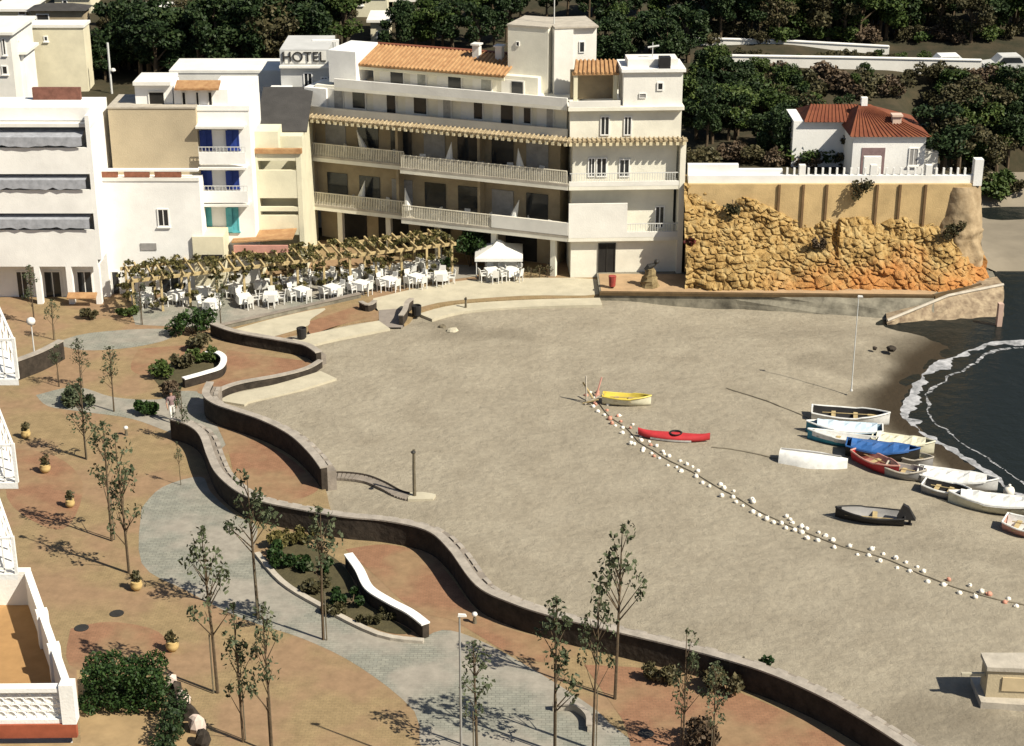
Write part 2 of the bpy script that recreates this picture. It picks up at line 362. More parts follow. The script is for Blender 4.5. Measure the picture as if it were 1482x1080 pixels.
# ------------------------------------------------------------------ promenade sheets
OCHRE = paving('ochre paving', (0.275, 0.20, 0.108), (0.245, 0.178, 0.095), (0.19, 0.142, 0.08), 2.2, (0.255, 0.168, 0.10), 0.3)
TERRA = paving('terracotta paving', (0.262, 0.142, 0.084), (0.23, 0.122, 0.072), (0.18, 0.105, 0.066), 2.2, (0.25, 0.165, 0.094), 0.3)
GREYP = paving('grey stone paving', (0.25, 0.245, 0.205), (0.205, 0.205, 0.175), (0.15, 0.15, 0.125), 1.6, (0.28, 0.255, 0.215), 0.35)
EDGE = [(1500,1285),(1422,1208),(1348,1145),(1300,1096),(1240,1056),(1180,1022),(1100,990),(1000,962),(900,938),(800,911),(740,886),(697,856),(662,817),(622,790),(560,776),(500,770),(480,742),(470,704),(452,672),(412,642),(342,606),(310,582),(330,566),(400,551),(458,534),(458,520),(400,500),(380,494),(440,480),(550,462),(585,470),(606,452),(650,440),(760,433),(868,431)]
ew = [G(x, y) for x, y in EDGE]
mb = MB(); poly = [(-120, 20), (ew[0].x+6, 20)]+[(p.x, p.y) for p in smooth_line(ew, 3)]+[(ew[-1].x+0.1, 118), (-120, 118)]
mb.prism(poly, -1.0, 0.0); struct('promenade_paving', mb, OCHRE)
def sheet(name, pts, m, z, sm=4):
    w = [G(x, y, z) for x, y in pts]
    if sm > 1: w = smooth_line(w+[w[0]], sm)[:-1]
    mb = MB(); mb.v = [tuple(p) for p in w]; mb.f = [tuple(range(len(w)))]
    return struct(name, mb, m)
sheet('grey_path', [(205,735),(235,705),(290,690),(305,712),(340,745),(372,762),(368,800),(395,832),(450,868),(520,905),(590,930),(640,912),(690,925),(760,962),(845,1015),(880,1045),(930,1110),(640,1110),(600,1030),(520,965),(440,925),(350,895),(270,855),(205,815)], GREYP, 0.004)
sheet('grey_path', [(52,572),(110,560),(165,575),(230,578),(262,566),(300,572),(298,606),(330,626),(322,648),(300,640),(252,628),(190,606),(120,596),(70,588)], GREYP, 0.004)
sheet('grey_path', [(78,497),(130,482),(235,476),(245,490),(190,503),(120,507)], GREYP, 0.004)
sheet('terracotta_path', [(500,795),(560,788),(618,803),(650,832),(690,884),(735,910),(800,930),(796,958),(742,948),(690,918),(655,898),(612,888),(580,868),(548,838)], TERRA, 0.008)
sheet('terracotta_path', [(312,612),(340,628),(380,642),(420,664),(450,690),(462,706),(440,720),(400,726),(360,716),(340,690),(330,652)], TERRA, 0.008)
sheet('terracotta_path', [(330,506),(380,515),(440,522),(452,526),(400,546),(335,560),(305,570),(285,566),(310,540)], TERRA, 0.008)
sheet('terracotta_path', [(845,962),(940,968),(1020,985),(1095,1012),(1170,1046),(1225,1080),(1270,1125),(960,1125),(900,1040)], TERRA, 0.008)
sheet('terracotta_path', [(15,648),(80,660),(120,700),(100,760),(60,760),(10,720)], TERRA, 0.004)
sheet('terracotta_path', [(102,910),(160,900),(230,915),(245,955),(170,975),(100,962)], TERRA, 0.004)
sheet('terracotta_path', [(446,466),(500,448),(532,440),(545,454),(480,474),(450,484)], TERRA, 0.008)
sheet('terracotta_path', [(200,505),(280,500),(290,512),(230,545),(190,535)], TERRA, 0.004)
sheet('cream_path', [(320,482),(400,460),(470,446),(450,462),(440,474),(360,494)], CONC, 0.012)
sheet('cream_path', [(540,432),(620,414),(700,404),(860,404),(866,426),(760,428),(650,436),(600,446),(545,450)], CONC, 0.008)
sheet('grey_ramp', [(548,449),(584,446),(583,474),(549,474)], mat('mauve ramp', (0.23, 0.20, 0.175), 0.95, 0.15, 2), 0.014, 1)
def strip(name, pts, wid, z0, z1, m, side=1):
    w = smooth_line([G(x, y, z1) for x, y in pts], 4); mb = MB(); L = []; Rr = []
    for i, p in enumerate(w):
        d = (w[min(i+1, len(w)-1)]-w[max(i-1, 0)]).normalized(); nn = Vec((d.y, -d.x, 0))*side
        L.append(p); Rr.append(p+nn*wid)
    for i in range(len(w)-1):
        a, b, c, d = L[i], L[i+1], Rr[i+1], Rr[i]
        q = [(v.x, v.y, z0) for v in (a, b, c, d)]+[(v.x, v.y, z1) for v in (a, b, c, d)]; mb.hexa(q)
    return struct(name, mb, m)
strip('cream_kerb', [(318,580),(337,570),(400,556),(464,537)], 1.5, -0.6, -0.02, CONC)
strip('cream_kerb', [(402,499),(450,483),(548,464)], 1.6, -0.6, 0.034, CONC)
strip('cream_kerb', [(606,454),(660,441),(760,434),(868,431)], 1.3, -0.6, 0.03, CONC)

# ------------------------------------------------------------------ wavy walls
def wavy_wall(label, pts, h=1.02, th=0.32, bench=0.0, side=1, wm=None, cm=None, name='wavy_wall', z0=0.0, capw=0.05, smn=6):
    w = smooth_line([G(x, y, z0) for x, y in pts], smn)
    c = sum(w, Vec())/len(w); root = thing(name, label, 'wall', (w[0].x, w[0].y, z0))
    A, B, Cc, Bn, K = MB(), MB(), MB(), MB(), MB()
    def rib(mb, o0, o1, za, zb):
        rows = [[], [], [], []]
        for i, p in enumerate(w):
            d = (w[min(i+1, len(w)-1)]-w[max(i-1, 0)]).normalized(); nn = Vec((d.y, -d.x, 0))*side
            a, b = p+nn*o0, p+nn*o1
            for k, (q, z) in enumerate(((a, za), (a, zb), (b, zb), (b, za))): rows[k].append((q.x, q.y, z))
        mb.grid([rows[0], rows[1], rows[2], rows[3], rows[0]])
        mb.quad(*[rows[k][0] for k in range(4)]); mb.quad(*[rows[3-k][-1] for k in range(4)])
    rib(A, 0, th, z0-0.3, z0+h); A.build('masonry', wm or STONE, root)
    rib(B, -capw, th+capw, z0+h, z0+h+0.07); B.build('coping', cm or WCAP, root)
    if bench:
        rib(Bn, th+0.002, th+bench, z0-0.5, z0+h-0.22); Bn.build('ledge', BENCHST, root)
        # kerb stones on the sand side of the ledge
        acc = 0
        for i in range(len(w)-1):
            d = (w[i+1]-w[i]); acc += d.length
            if acc > 0.62:
                acc = 0; dd = d.normalized(); nn = Vec((dd.y, -dd.x, 0))*side; p = w[i]+nn*(th+bench-0.12)
                q = [p-dd*0.24-nn*0.1, p+dd*0.24-nn*0.1, p+dd*0.24+nn*0.1, p-dd*0.24+nn*0.1]
                K.hexa([(v.x, v.y, z0+h-0.22) for v in q]+[(v.x, v.y, z0+h-0.16) for v in q])
        if K.v: K.build('kerb_stones', WCAP, root)
    return root
WC = [(248,636),(275,645),(292,660),(303,690),(316,716),(345,742),(380,757),(440,770),(500,780),(560,786),(618,800),(650,827),(690,881),(740,907),(800,927),(900,952),(1000,977),(1100,1007),(1180,1042),(1240,1076),(1300,1115),(1350,1150),(1430,1215),(1510,1290)]
wavy_wall('long dark masonry sea wall snaking from the grey path to the bottom right of the beach', WC, 1.08, 0.30, 0.55, -1)
wavy_wall('dark curved sea wall between the orange terrace and the sand, beside the boardwalk', [(302,582),(296,600),(312,614),(340,624),(380,638),(420,659),(448,685),(466,709)], 1.12, 0.3, 0.45, -1)
wavy_wall('short dark sea wall by the green bush, nearest the cafe pergola', [(305,486),(340,498),(400,509),(440,517),(458,528)], 0.7, 0.32, 0.3, -1)
wavy_wall('low dark edging wall doubling back from the short sea wall tip to the next bend', [(462,529),(440,541),(400,551),(350,560),(322,569),(306,580),(299,592)], .3, .22, 0, -1)
wavy_wall('tiny dark wall end beside the mauve ramp on the beach', [(578,471),(584,462),(587,452),(594,446)], 0.6, 0.22, 0, 1)
wavy_wall('short curved wall end at the tip of the terracotta path under the cafe chairs', [(524,446),(533,450),(541,445)], 0.42, 0.2, 0, 1)
wavy_wall('low dark wall added for the shaded patch at the left edge below the white railing', [(0,556),(30,546),(60,534),(88,519)], 1.1, 0.3, 0, 1)  # dark wall added to stand in for a shaded patch of ground
sheet('ochre_verge', [(10,562),(100,512),(112,522),(60,556),(20,572)], OCHRE, 0.012, 1)
# white capped planter walls
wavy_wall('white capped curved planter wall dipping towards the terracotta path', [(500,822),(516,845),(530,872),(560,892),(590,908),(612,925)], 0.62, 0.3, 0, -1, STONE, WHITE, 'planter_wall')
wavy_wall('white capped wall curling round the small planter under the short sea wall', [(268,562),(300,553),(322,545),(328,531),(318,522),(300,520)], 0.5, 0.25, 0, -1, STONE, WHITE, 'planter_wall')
wavy_wall('pale curved bench wall among young trees at the bottom of the grey path', [(800,1030),(830,1030),(848,1044),(850,1060)], 0.26, 0.12, 0, -1, CAP, WCAP, 'planter_wall')
strip('grey_kerb', [(368,800),(405,842),(460,876),(545,918),(612,928)], 0.25, -0.1, 0.14, CAP, -1)
sheet('planter_soil', [(388,792),(430,786),(480,805),(505,830),(522,862),(555,890),(596,914),(560,915),(500,890),(430,855),(396,825)], SOIL, 0.02)
sheet('planter_soil', [(222,548),(255,520),(290,516),(318,524),(318,542),(280,554),(240,562)], SOIL, 0.02)

# ------------------------------------------------------------------ buildings
def fbox(mb, px0, px1, py0, py1, Y, dep, z0=None, Yt=None):
    xa, za = FY(px0, py0, Y); xb, zb = FY(px1, py1, Y)
    xa = FY(px0, (py0+py1)/2, Y)[0]; xb = FY(px1, (py0+py1)/2, Y)[0]
    mb.box(xa, xb, Y, Y+dep, zb if z0 is None else z0, za); return xa, xb, zb, za
def part(root, name, m, fn, label=None, smooth=False):
    mb = MB(); fn(mb); o = mb.build(name, m, root, smooth)
    if label: o['label'] = label
    return o
def window(root, px0, px1, py0, py1, Y, fm=None, gm=None, name='window', fw=0.07, bars=1):
    xa, za = FY(px0, py0, Y); xb, zb = FY(px1, py1, Y)
    mb = MB()
    for a in ((xa, xa+fw, zb, za), (xb-fw, xb, zb, za), (xa+fw, xb-fw, za-fw, za), (xa+fw, xb-fw, zb, zb+fw)):
        mb.box(a[0], a[1], Y-0.06, Y-0.002, a[2], a[3])
    if bars: mb.box((xa+xb)/2-0.025, (xa+xb)/2+0.025, Y-0.05, Y-0.004, zb+fw, za-fw)
    mb.box(xa-0.06, xb+0.06, Y-0.12, Y-0.003, zb-0.08, zb-0.002)
    f = mb.build(name, fm or WHITE, root)
    m2 = MB(); m2.box(xa+fw, xb-fw, Y-0.03, Y-0.005, zb+fw, za-fw); p = m2.build('pane', gm or GLASS, None); p.parent = f
    off = root.location
    p.data.transform(mathutils.Matrix.Translation(-off))
    return f
# --- white apartments, far left
Y = 101.0
bx0 = FY(-120, 300, Y)[0]; bx1 = FY(140, 300, Y)[0]
ap = thing('apartment_block', 'white apartment block with shaded awning balconies at the left edge above the shops', 'building', ((bx0+bx1)/2, Y, 0))
zt = FY(70, 160, Y+1.4)[1]
part(ap, 'wall', WHITE, lambda b: (b.box(bx0, bx1-0.25, Y+1.4, Y+5, 2.9, zt), b.box(bx0, bx1, Y+1.401, Y+4.9, 0.0, 2.9)))
part(ap, 'side_wall', WHITE, lambda b: b.box(bx1-0.25, bx1, Y+0.02, Y+4.95, 2.9, zt+0.01))
part(ap, 'parapet', WHITE, lambda b: (b.box(bx0, bx1-0.1, Y+0.9, Y+1.4, zt-0.5, zt+0.3)))
fl = []
for k, (pa, pb) in enumerate(((214, 252), (275, 309), (333, 386))):
    z1 = FY(70, pa, Y)[1]; z0 = FY(70, pb, Y)[1]; fl.append((z0, z1))
    part(ap, 'balcony', WHITE, lambda b: (b.box(bx0, bx1-0.26, Y, Y+0.14, z0, z1), b.box(bx0, bx1-0.26, Y+0.141, Y+1.399, z0, z0+0.18)))
    zz = FY(70, (192, 254, 311)[k], Y)[1]
    def awn(b, zz=zz, z1=z1):
        nseg = 26; rows = [[], [], []]
        for i in range(nseg+1):
            x = bx0+(bx1-0.5-bx0)*i/nseg; sc = 0.10*abs(math.sin(i*1.35))+random.uniform(-0.05, 0.06)
            rows[0].append((x, Y+1.35, zz+0.05)); rows[1].append((x, Y-0.15, zz-0.25)); rows[2].append((x, Y-0.17, zz-0.74-sc))
        b.grid(rows)
    part(ap, 'awning', GREYAWN, awn)
    for j in range(5):
        xx = bx0+1.2+j*(bx1-bx0-2)/5
        part(ap, 'balcony_door', mat('curtained glass', (.33, .32, .30), .4, .25, 3), lambda b: b.box(xx, xx+1.3, Y+1.36, Y+1.398, z0+0.2, z0+2.2))
part(ap, 'roof_slab', WHITE2, lambda b: b.box(bx0, bx1+0.05, Y+0.3, Y+1.398, FY(70, 186, Y)[1], FY(70, 186, Y)[1]+0.2))
for (a, c) in ((22, 44), (62, 92), (110, 137)):
    window(ap, a, c, 392, 436, Y+1.4, name='shopfront')
for a in (54, 100, 140):
    part(ap, 'pillar', WHITE, lambda b: b.box(FY(a-4, 400, Y)[0], FY(a+4, 400, Y)[0], Y, Y+0.4, 0, fl[2][0]))
part(ap, 'shop_canopy', TILE, lambda b: b.hexa([(FY(100,430,Y)[0], Y-0.6, .55), (FY(142,430,Y)[0], Y-0.6, .55), (FY(142,430,Y)[0], Y-0.1, .75), (FY(100,430,Y)[0], Y-0.1, .75), (FY(100,430,Y)[0], Y-0.6, .62), (FY(142,430,Y)[0], Y-0.6, .62), (FY(142,430,Y)[0], Y-0.1, .82), (FY(100,430,Y)[0], Y-0.1, .82)]))
# roof terrace pieces on top
part(ap, 'brick_parapet', mat('dull red brick', (0.16, 0.07, 0.05), 0.9, 0.3, 3), lambda b: b.box(FY(60,150,Y+6)[0], FY(128,150,Y+6)[0], Y+4.2, Y+4.5, zt-.3, zt+0.75))
# --- white low building with single window, in front of the beige wall
Y = 103.0
lo = thing('white_house', 'low white house with one small dark window below the tall beige blank wall', 'building', (FY(210,300,Y)[0], Y, 0))
xa, xb = FY(137,320,Y)[0], FY(292,320,Y)[0]; zt = FY(200, 262, Y)[1]
part(lo, 'wall', WHITE, lambda b: b.box(xa, xb, Y, Y+1.45, 0, zt))
part(lo, 'roof_parapet', WHITE2, lambda b: (b.box(xa, xb, Y-0.06, Y+0.24, zt, zt+0.22),))
def tiles_slits(b):
    for (p, q) in ((144, 170), (180, 216), (224, 262)):
        b.box(FY(p,255,Y)[0], FY(q,255,Y)[0], Y-0.05, Y+0.2, zt+0.23, zt+0.6)
part(lo, 'terracotta_grille', mat('terracotta grille', (0.25, 0.10, 0.06), 0.9, 0.3, 4), tiles_slits)
part(lo, 'roof_rail', WHITE, lambda b: b.box(xa, xb, Y-0.07, Y+0.22, zt+0.61, zt+0.75))
window(lo, 227, 246, 302, 328, Y)
part(lo, 'vent', BGREY, lambda b: b.box(FY(203,350,Y)[0], FY(226,350,Y)[0], Y-0.05, Y-0.002, FY(0,362,Y)[1], FY(0,352,Y)[1]))
for (a, c) in ((150, 176), (232, 262)): window(lo, a, c, 392, 432, Y, name='shop_door')
# --- beige party wall building
Y = 102.3
be = thing('beige_house', 'tall house with a blank beige rendered party wall above the low white house', 'building', (FY(210,200,Y)[0], Y, 0))
xa, xb = FY(147,200,Y)[0], FY(276,200,Y)[0]; zt = FY(200, 157, Y+2.21)[1]
part(be, 'wall', BEIGE, lambda b: b.box(xa, xb, Y+2.21, Y+5.6, 0, zt))
part(be, 'roof_edge', CAP, lambda b: b.box(xa-0.03, xb+0.03, Y+2.15, Y+5.65, zt, zt+0.1))
part(be, 'penthouse', WHITE, lambda b: (fbox(b, 196, 250, 124, 160, Y+3.0, 2.4, zt+0.1), fbox(b, 252, 330, 130, 160, Y+2.9, 2.5, zt-0.1)))
part(be, 'penthouse_roof', WHITE2, lambda b: fbox(b, 192, 246, 119, 124, Y+2.6, 2.8))
cz = FY(0, 131, Y+2.3)[1]; ca0, ca1 = FY(252,127,Y+2.3)[0], FY(316,127,Y+2.3)[0]
part(be, 'tiled_canopy', TILE, lambda b: b.hexa([(ca0, Y+2.3, cz), (ca1, Y+2.3, cz), (ca1, Y+3.3, cz+.3), (ca0, Y+3.3, cz+.3), (ca0, Y+2.3, cz+.12), (ca1, Y+2.3, cz+.12), (ca1, Y+3.3, cz+.42), (ca0, Y+3.3, cz+.42)]))
for (a, c) in ((214, 240), (262, 271), (282, 290), (300, 309)):
    window(be, a, c, 132, 157, Y+(3.0 if a < 250 else 2.9), fm=WHITE2, gm=DARK, bars=0)
part(be, 'gap_shade', DARK, lambda b: fbox(b, 139, 146, 160, 228, Y+2.4, 0.2))  # dark strip painted in for the shaded gap between the two houses
# --- blue shutter house
Y = 105.0
bl = thing('shutter_house', 'narrow white house with blue shutters above teal doors', 'building', (FY(325,300,Y)[0], Y, 0))
xa, xb = FY(276,270,Y)[0], FY(366,270,Y)[0]; zt = FY(320, 160, Y)[1]
part(bl, 'wall', WHITE, lambda b: b.box(xa, xb, Y, Y+5, 0, zt))
part(bl, 'parapet', WHITE, lambda b: b.box(xa-0.05, xb+0.05, Y-0.06, Y+0.2, zt, zt+0.3))
part(bl, 'roof_room', WHITE, lambda b: b.box(xa+1.5, xb, Y+2.5, Y+4.9, zt, zt+1.1))
for (pt, pb, ps, kind) in ((188, 216, 238, BLUE), (247, 272, 294, BLUE), (300, 335, None, TEAL)):
    for (a, c) in ((291, 308), (329, 347)):
        f = window(bl, a, c, pt, pb, Y, fm=kind, gm=kind, name='shutter_window', bars=0)
        part(bl, 'shutter', kind, lambda b: b.box(FY(a,pt,Y)[0]-0.1, FY(a,pt,Y)[0]+0.28, Y-0.16, Y-0.125, FY(a,pb,Y)[1], FY(a,pt,Y)[1]))
    zs = FY(300, pt-7, Y)[1]
    part(bl, 'balcony_canopy', WHITE2, lambda b: b.box(FY(288,200,Y)[0], FY(358,200,Y)[0], Y-1.0, Y-0.001, zs, zs+0.14))
    if ps:
        z0 = FY(300, ps, Y-1.0)[1]
        part(bl, 'balcony', WHITE, lambda b: (b.box(FY(290,200,Y)[0], FY(357,200,Y)[0], Y-0.95, Y-0.85, z0, z0+0.75),))
        def ral(b):
            xx0, xx1 = FY(290,200,Y)[0], FY(357,200,Y)[0]
            for i in range(14): b.box(xx0+(xx1-xx0)*i/13-0.015, xx0+(xx1-xx0)*i/13+0.015, Y-0.92, Y-0.89, z0+0.75, z0+1.05)
            b.box(xx0, xx1, Y-0.93, Y-0.88, z0+1.05, z0+1.09)
        part(bl, 'railing', PALEMETAL, ral)
part(bl, 'cream_annexe', CREAM, lambda b: b.box(FY(288,350,Y)[0], FY(332,350,Y)[0], Y-2.2, Y-0.002, 0, FY(300,343,Y-2.2)[1]))
part(bl, 'annexe_opening', DARK, lambda b: fbox(b, 292, 322, 369, 374, Y-2.25, 0.04))
# --- pale yellow house with loggias
Y = 106.6
ye = thing('yellow_house', 'pale yellow narrow house with two shaded loggias, squeezed against the hotel', 'building', (FY(400,300,Y)[0], Y, 0))
xa, xb = FY(368,270,Y)[0], FY(437,270,Y)[0]; zt = FY(400, 222, Y)[1]
part(ye, 'wall', YELLOW, lambda b: b.box(xa, xb, Y+1.2, Y+8, 0, zt+0.8))
part(ye, 'side_wall', YELLOW, lambda b: (b.box(xa, xa+0.3, Y, Y+1.199, 0, zt), b.box(xb-0.3, xb, Y, Y+1.199, 0, zt)))
for (a, c) in ((222, 233), (247, 287), (300, 306), (312, 340)):
    part(ye, 'loggia_parapet', YELLOW, lambda b: b.box(xa+0.301, xb-0.301, Y+0.02, Y+0.25, FY(0,c,Y)[1], FY(0,a,Y)[1]))
part(ye, 'tiled_roof', TILE, lambda b: (b.hexa([(FY(337,357,Y-2)[0], Y-2.4, FY(0,352,Y-2.4)[1]), (FY(425,357,Y-2)[0], Y-2.4, FY(0,347,Y-2.4)[1]), (FY(425,357,Y-2)[0], Y-0.01, FY(0,332,Y)[1]), (FY(337,357,Y-2)[0], Y-0.01, FY(0,337,Y)[1]), (FY(337,357,Y-2)[0], Y-2.4, FY(0,350,Y-2.4)[1]), (FY(425,357,Y-2)[0], Y-2.4, FY(0,345,Y-2.4)[1]), (FY(425,357,Y-2)[0], Y-0.01, FY(0,330,Y)[1]), (FY(337,357,Y-2)[0], Y-0.01, FY(0,335,Y)[1])])))
part(ye, 'orange_awning', BPINK, lambda b: b.box(FY(340,360,Y-2)[0], FY(418,360,Y-2)[0], Y-2.5, Y-2.3, FY(0,366,Y-2.5)[1], FY(0,356,Y-2.5)[1]))
part(ye, 'slate_roof', SLATE, lambda b: b.hexa([(xa-.1, Y+2.2, zt+.8), (xb+.2, Y+2.2, zt+.8), (xb+.2, Y+7, zt+2.6), (xa-.1, Y+7, zt+2.6), (xa-.1, Y+2.2, zt+.9), (xb+.2, Y+2.2, zt+.9), (xb+.2, Y+7, zt+2.7), (xa-.1, Y+7, zt+2.7)]))
part(ye, 'gable', YELLOW, lambda b: b.box(xa, xb-1.4, Y+0.2, Y+2.19, zt+0.005, zt+1.35))
part(ye, 'tile_eave', TILE, lambda b: b.box(xa, xb+0.1, Y-0.15, Y+0.19, zt+0.006, zt+0.3))
part(ye, 'roof_room', WHITE, lambda b: b.box(xa+0.1, xb-1.5, Y+7.1, Y+9.5, zt+0.8, FY(400,135,Y+7.1)[1]))

# --- the hotel
C = Vec((3.55, 105.75, 0)); Lp = Vec((-14.1, 112.4, 0)); Rp = Vec((10.9, 106.1, 0))
class Face:
    def __init__(s, A, B):
        s.A = A; d = B-A; s.L = d.length; s.t = d.normalized(); s.n = Vec((s.t.y, -s.t.x, 0))
        if s.n.y > 0: s.n = -s.n
    def P(s, u, d, z): q = s.A+s.t*u+s.n*d; return (q.x, q.y, z)
    def box(s, mb, u0, u1, d0, d1, z0, z1):
        mb.hexa([s.P(u0,d1,z0), s.P(u1,d1,z0), s.P(u1,d0,z0), s.P(u0,d0,z0), s.P(u0,d1,z1), s.P(u1,d1,z1), s.P(u1,d0,z1), s.P(u0,d0,z1)])
    def uz(s, px, py, d=0.0):
        r = Vec(ray(px, py)); o = s.A+s.n*d; O = Vec((0, 0, CAM_H)); k = (o-O).dot(s.n)/r.dot(s.n); p = O+r*k
        return (p-o).dot(s.t), p.z
FA = Face(C, Lp); FR = Face(C, Rp)
ho = thing('hotel', 'big cream four storey hotel with long shaded balconies, tiled eaves and a square tower', 'building', (0, 110, 0))
Z1, Z2, Z3, Z4 = 2.8, 6.2, 9.1, 11.15
ZE = FA.uz(620, 104, -1.9)[1]; ZR = FA.uz(620, 73, -5.0)[1]
LN = FA.L
def hwin(F, px0, px1, py0, py1, d, fm=WHITE, gm=GLASS, name='window', bars=1, fw=0.07):
    u0, z1 = F.uz(px0, py0, d); u1, z0 = F.uz(px1, py1, d)
    if u0 > u1: u0, u1 = u1, u0
    mb = MB()
    for a in ((u0, u0+fw, z0, z1), (u1-fw, u1, z0, z1), (u0+fw, u1-fw, z1-fw, z1), (u0+fw, u1-fw, z0, z0+fw)): F.box(mb, a[0], a[1], d+0.003, d+0.07, a[2], a[3])
    if bars: F.box(mb, (u0+u1)/2-.03, (u0+u1)/2+.03, d+0.004, d+0.06, z0+fw, z1-fw)
    f = mb.build(name, fm, ho); m2 = MB(); F.box(m2, u0+fw, u1-fw, d+0.005, d+0.03, z0+fw, z1-fw); p = m2.build('pane', gm); p.parent = f
    p.data.transform(mathutils.Matrix.Translation(-ho.location)); return f
# wall masses
part(ho, 'wall', HOTEL, lambda b: (FR.box(b, 0.25, FR.L, -5, -0.35, 0, Z1-0.25), FR.box(b, 0.3, FR.L-0.5, -5, -0.9, Z1, Z2-0.25), FR.box(b, 0.3, FR.L-0.45, -5, -0.5, Z2, Z3-0.1), FR.box(b, 0.1, FR.L-0.25, -6, -0.4, Z3+0.1, Z4-0.12)))
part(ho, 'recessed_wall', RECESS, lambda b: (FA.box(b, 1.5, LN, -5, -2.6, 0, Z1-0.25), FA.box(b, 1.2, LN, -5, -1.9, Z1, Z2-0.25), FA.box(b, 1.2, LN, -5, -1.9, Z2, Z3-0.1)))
part(ho, 'upper_wall', HOTEL, lambda b: (FA.box(b, 0.6, LN-0.6, -6, -1.3, Z3+0.1, Z4-0.121), FA.box(b, 3.0, LN-4.3, -5.2, -2.6, Z4+0.1, ZE)))
for u in (6.4, 12.2, LN-0.2):
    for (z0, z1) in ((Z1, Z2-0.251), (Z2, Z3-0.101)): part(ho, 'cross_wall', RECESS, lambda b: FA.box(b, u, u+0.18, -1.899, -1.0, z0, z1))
# slabs / balcony edges
for z in (Z1, Z2):
    part(ho, 'balcony_slab', HOTEL, lambda b: (FA.box(b, 0.0, 11.6, -2.59, 0.05, z-0.25, z-0.001), FA.box(b, 11.601, LN, -2.59, -0.75, z-0.25, z-0.001), FR.box(b, 0.05, FR.L, -1.5, 0.05, z-0.249, z-0.002)))
    part(ho, 'balcony_kerb', CAP, lambda b: (FA.box(b, 0.0, 11.6, -0.05, 0.06, z, z+0.16), FA.box(b, 11.602, LN, -0.85, -0.74, z, z+0.16)))
    def rails(b):
        def run(F, u0, u1, d):
            nn = int((u1-u0)/0.12)
            for i in range(nn+1):
                u = u0+(u1-u0)*i/nn; F.box(b, u-0.03, u+0.03, d-0.02, d+0.02, z+0.16, z+0.95)
            F.box(b, u0, u1, d-0.03, d+0.03, z+0.95, z+1.01)
        run(FA, 0.1, 11.5, 0.0); run(FA, 11.7, LN-0.1, -0.8)
    part(ho, 'balcony_railing', mat('weathered cream rail', (0.68, 0.63, 0.51), 0.8, 0.2, 2), rails)
# solid corner parapets on the lit end, returning round the corner
part(ho, 'end_parapet', WHITE2, lambda b: (FR.box(b, 0.06, FR.L, -0.1, 0.06, Z2, Z2+0.3), FR.box(b, 0.06, 3.8, -0.1, 0.06, Z1, Z1+2.25), FR.box(b, 3.801, FR.L, -0.1, 0.06, Z1, Z1+0.35), FA.box(b, -0.05, 5.2, -0.12, 0.07, Z1+0.17, Z1+1.0)))
part(ho, 'end_pier', HOTEL, lambda b: (FR.box(b, FR.L-0.3, FR.L+0.05, -1.2, 0.08, 0, Z3-0.1),))
part(ho, 'end_rail', PALEMETAL, lambda b: [FR.box(b, 3.85+i*0.16, 3.885+i*0.16, -0.04, 0.0, Z1+0.35, Z1+0.85) for i in range(20)]+[FR.box(b, 0.2+i*0.16, 0.235+i*0.16, -0.04, 0.0, Z2+0.3, Z2+0.8) for i in range(42)]+[FR.box(b, 3.8, FR.L-.31, -0.05, 0.01, Z1+0.85, Z1+.9), FR.box(b, .1, FR.L-.31, -0.05, 0.01, Z2+0.8, Z2+.85)])
# tiled eave with rafter ends
part(ho, 'tiled_eave', EAVE, lambda b: (FA.box(b, -0.2, LN, -1.29, 0.35, Z3-0.03, Z3+0.1), FR.box(b, -0.05, FR.L+0.1, -0.39, 0.3, Z3-0.028, Z3+0.098)))
def rafters(b):
    i = 0
    while i*0.42 < LN: FA.box(b, i*0.42, i*0.42+0.19, -0.6, 0.40, Z3-0.22, Z3-0.032); i += 1
    i = 0
    while i*0.42 < FR.L: FR.box(b, i*0.42, i*0.42+0.19, -0.3, 0.35, Z3-0.22, Z3-0.031); i += 1
part(ho, 'rafter_ends', mat('cream rafter paint', (0.62, 0.54, 0.36), 0.85, 0.2, 3), rafters)
def tilecaps(b):
    i = 0
    while i*0.3 < LN: b.tube([FA.P(i*0.3, 0.42, Z3+0.1), FA.P(i*0.3, -0.3, Z3+0.2)], 0.06, 6); i += 1
    i = 0
    while i*0.3 < FR.L: b.tube([FR.P(i*0.3, 0.36, Z3+0.1), FR.P(i*0.3, -0.2, Z3+0.18)], 0.06, 6); i += 1
part(ho, 'eave_tiles', EAVE, tilecaps)
part(ho, 'terrace_parapet', HOTEL, lambda b: (FA.box(b, 0.3, LN-0.4, -0.75, -0.6, Z3+0.1, Z3+0.62),))
part(ho, 'terrace_slab', HOTEL, lambda b: (FA.box(b, 0.2, LN-2.6, -6, -0.15, Z4-0.12, Z4+0.1), FR.box(b, -0.05, FR.L-0.15, -1.5, 0.02, Z4-0.119, Z4+0.099)))
part(ho, 'terrace_wall', WHITE2, lambda b: (FA.box(b, 0.2, LN-2.6, -0.3, -0.15, Z4+0.1, Z4+0.65), FR.box(b, 0.0, 3.2, -0.15, 0.0, Z4+0.1, Z4+0.5)))
# third floor lit end windows, second floor, first floor, ground door
for a in ((869, 882, 168, 196, -0.4), (903, 914, 168, 196, -0.4), (851, 861, 228, 256, -0.5), (863, 878, 228, 256, -0.5), (896, 911, 230, 256, -0.5), (948, 961, 298, 330, -0.9)): hwin(FR, *a)
hwin(FR, 866, 890, 352, 400, -0.35, IRON, DARK, 'entrance_door')
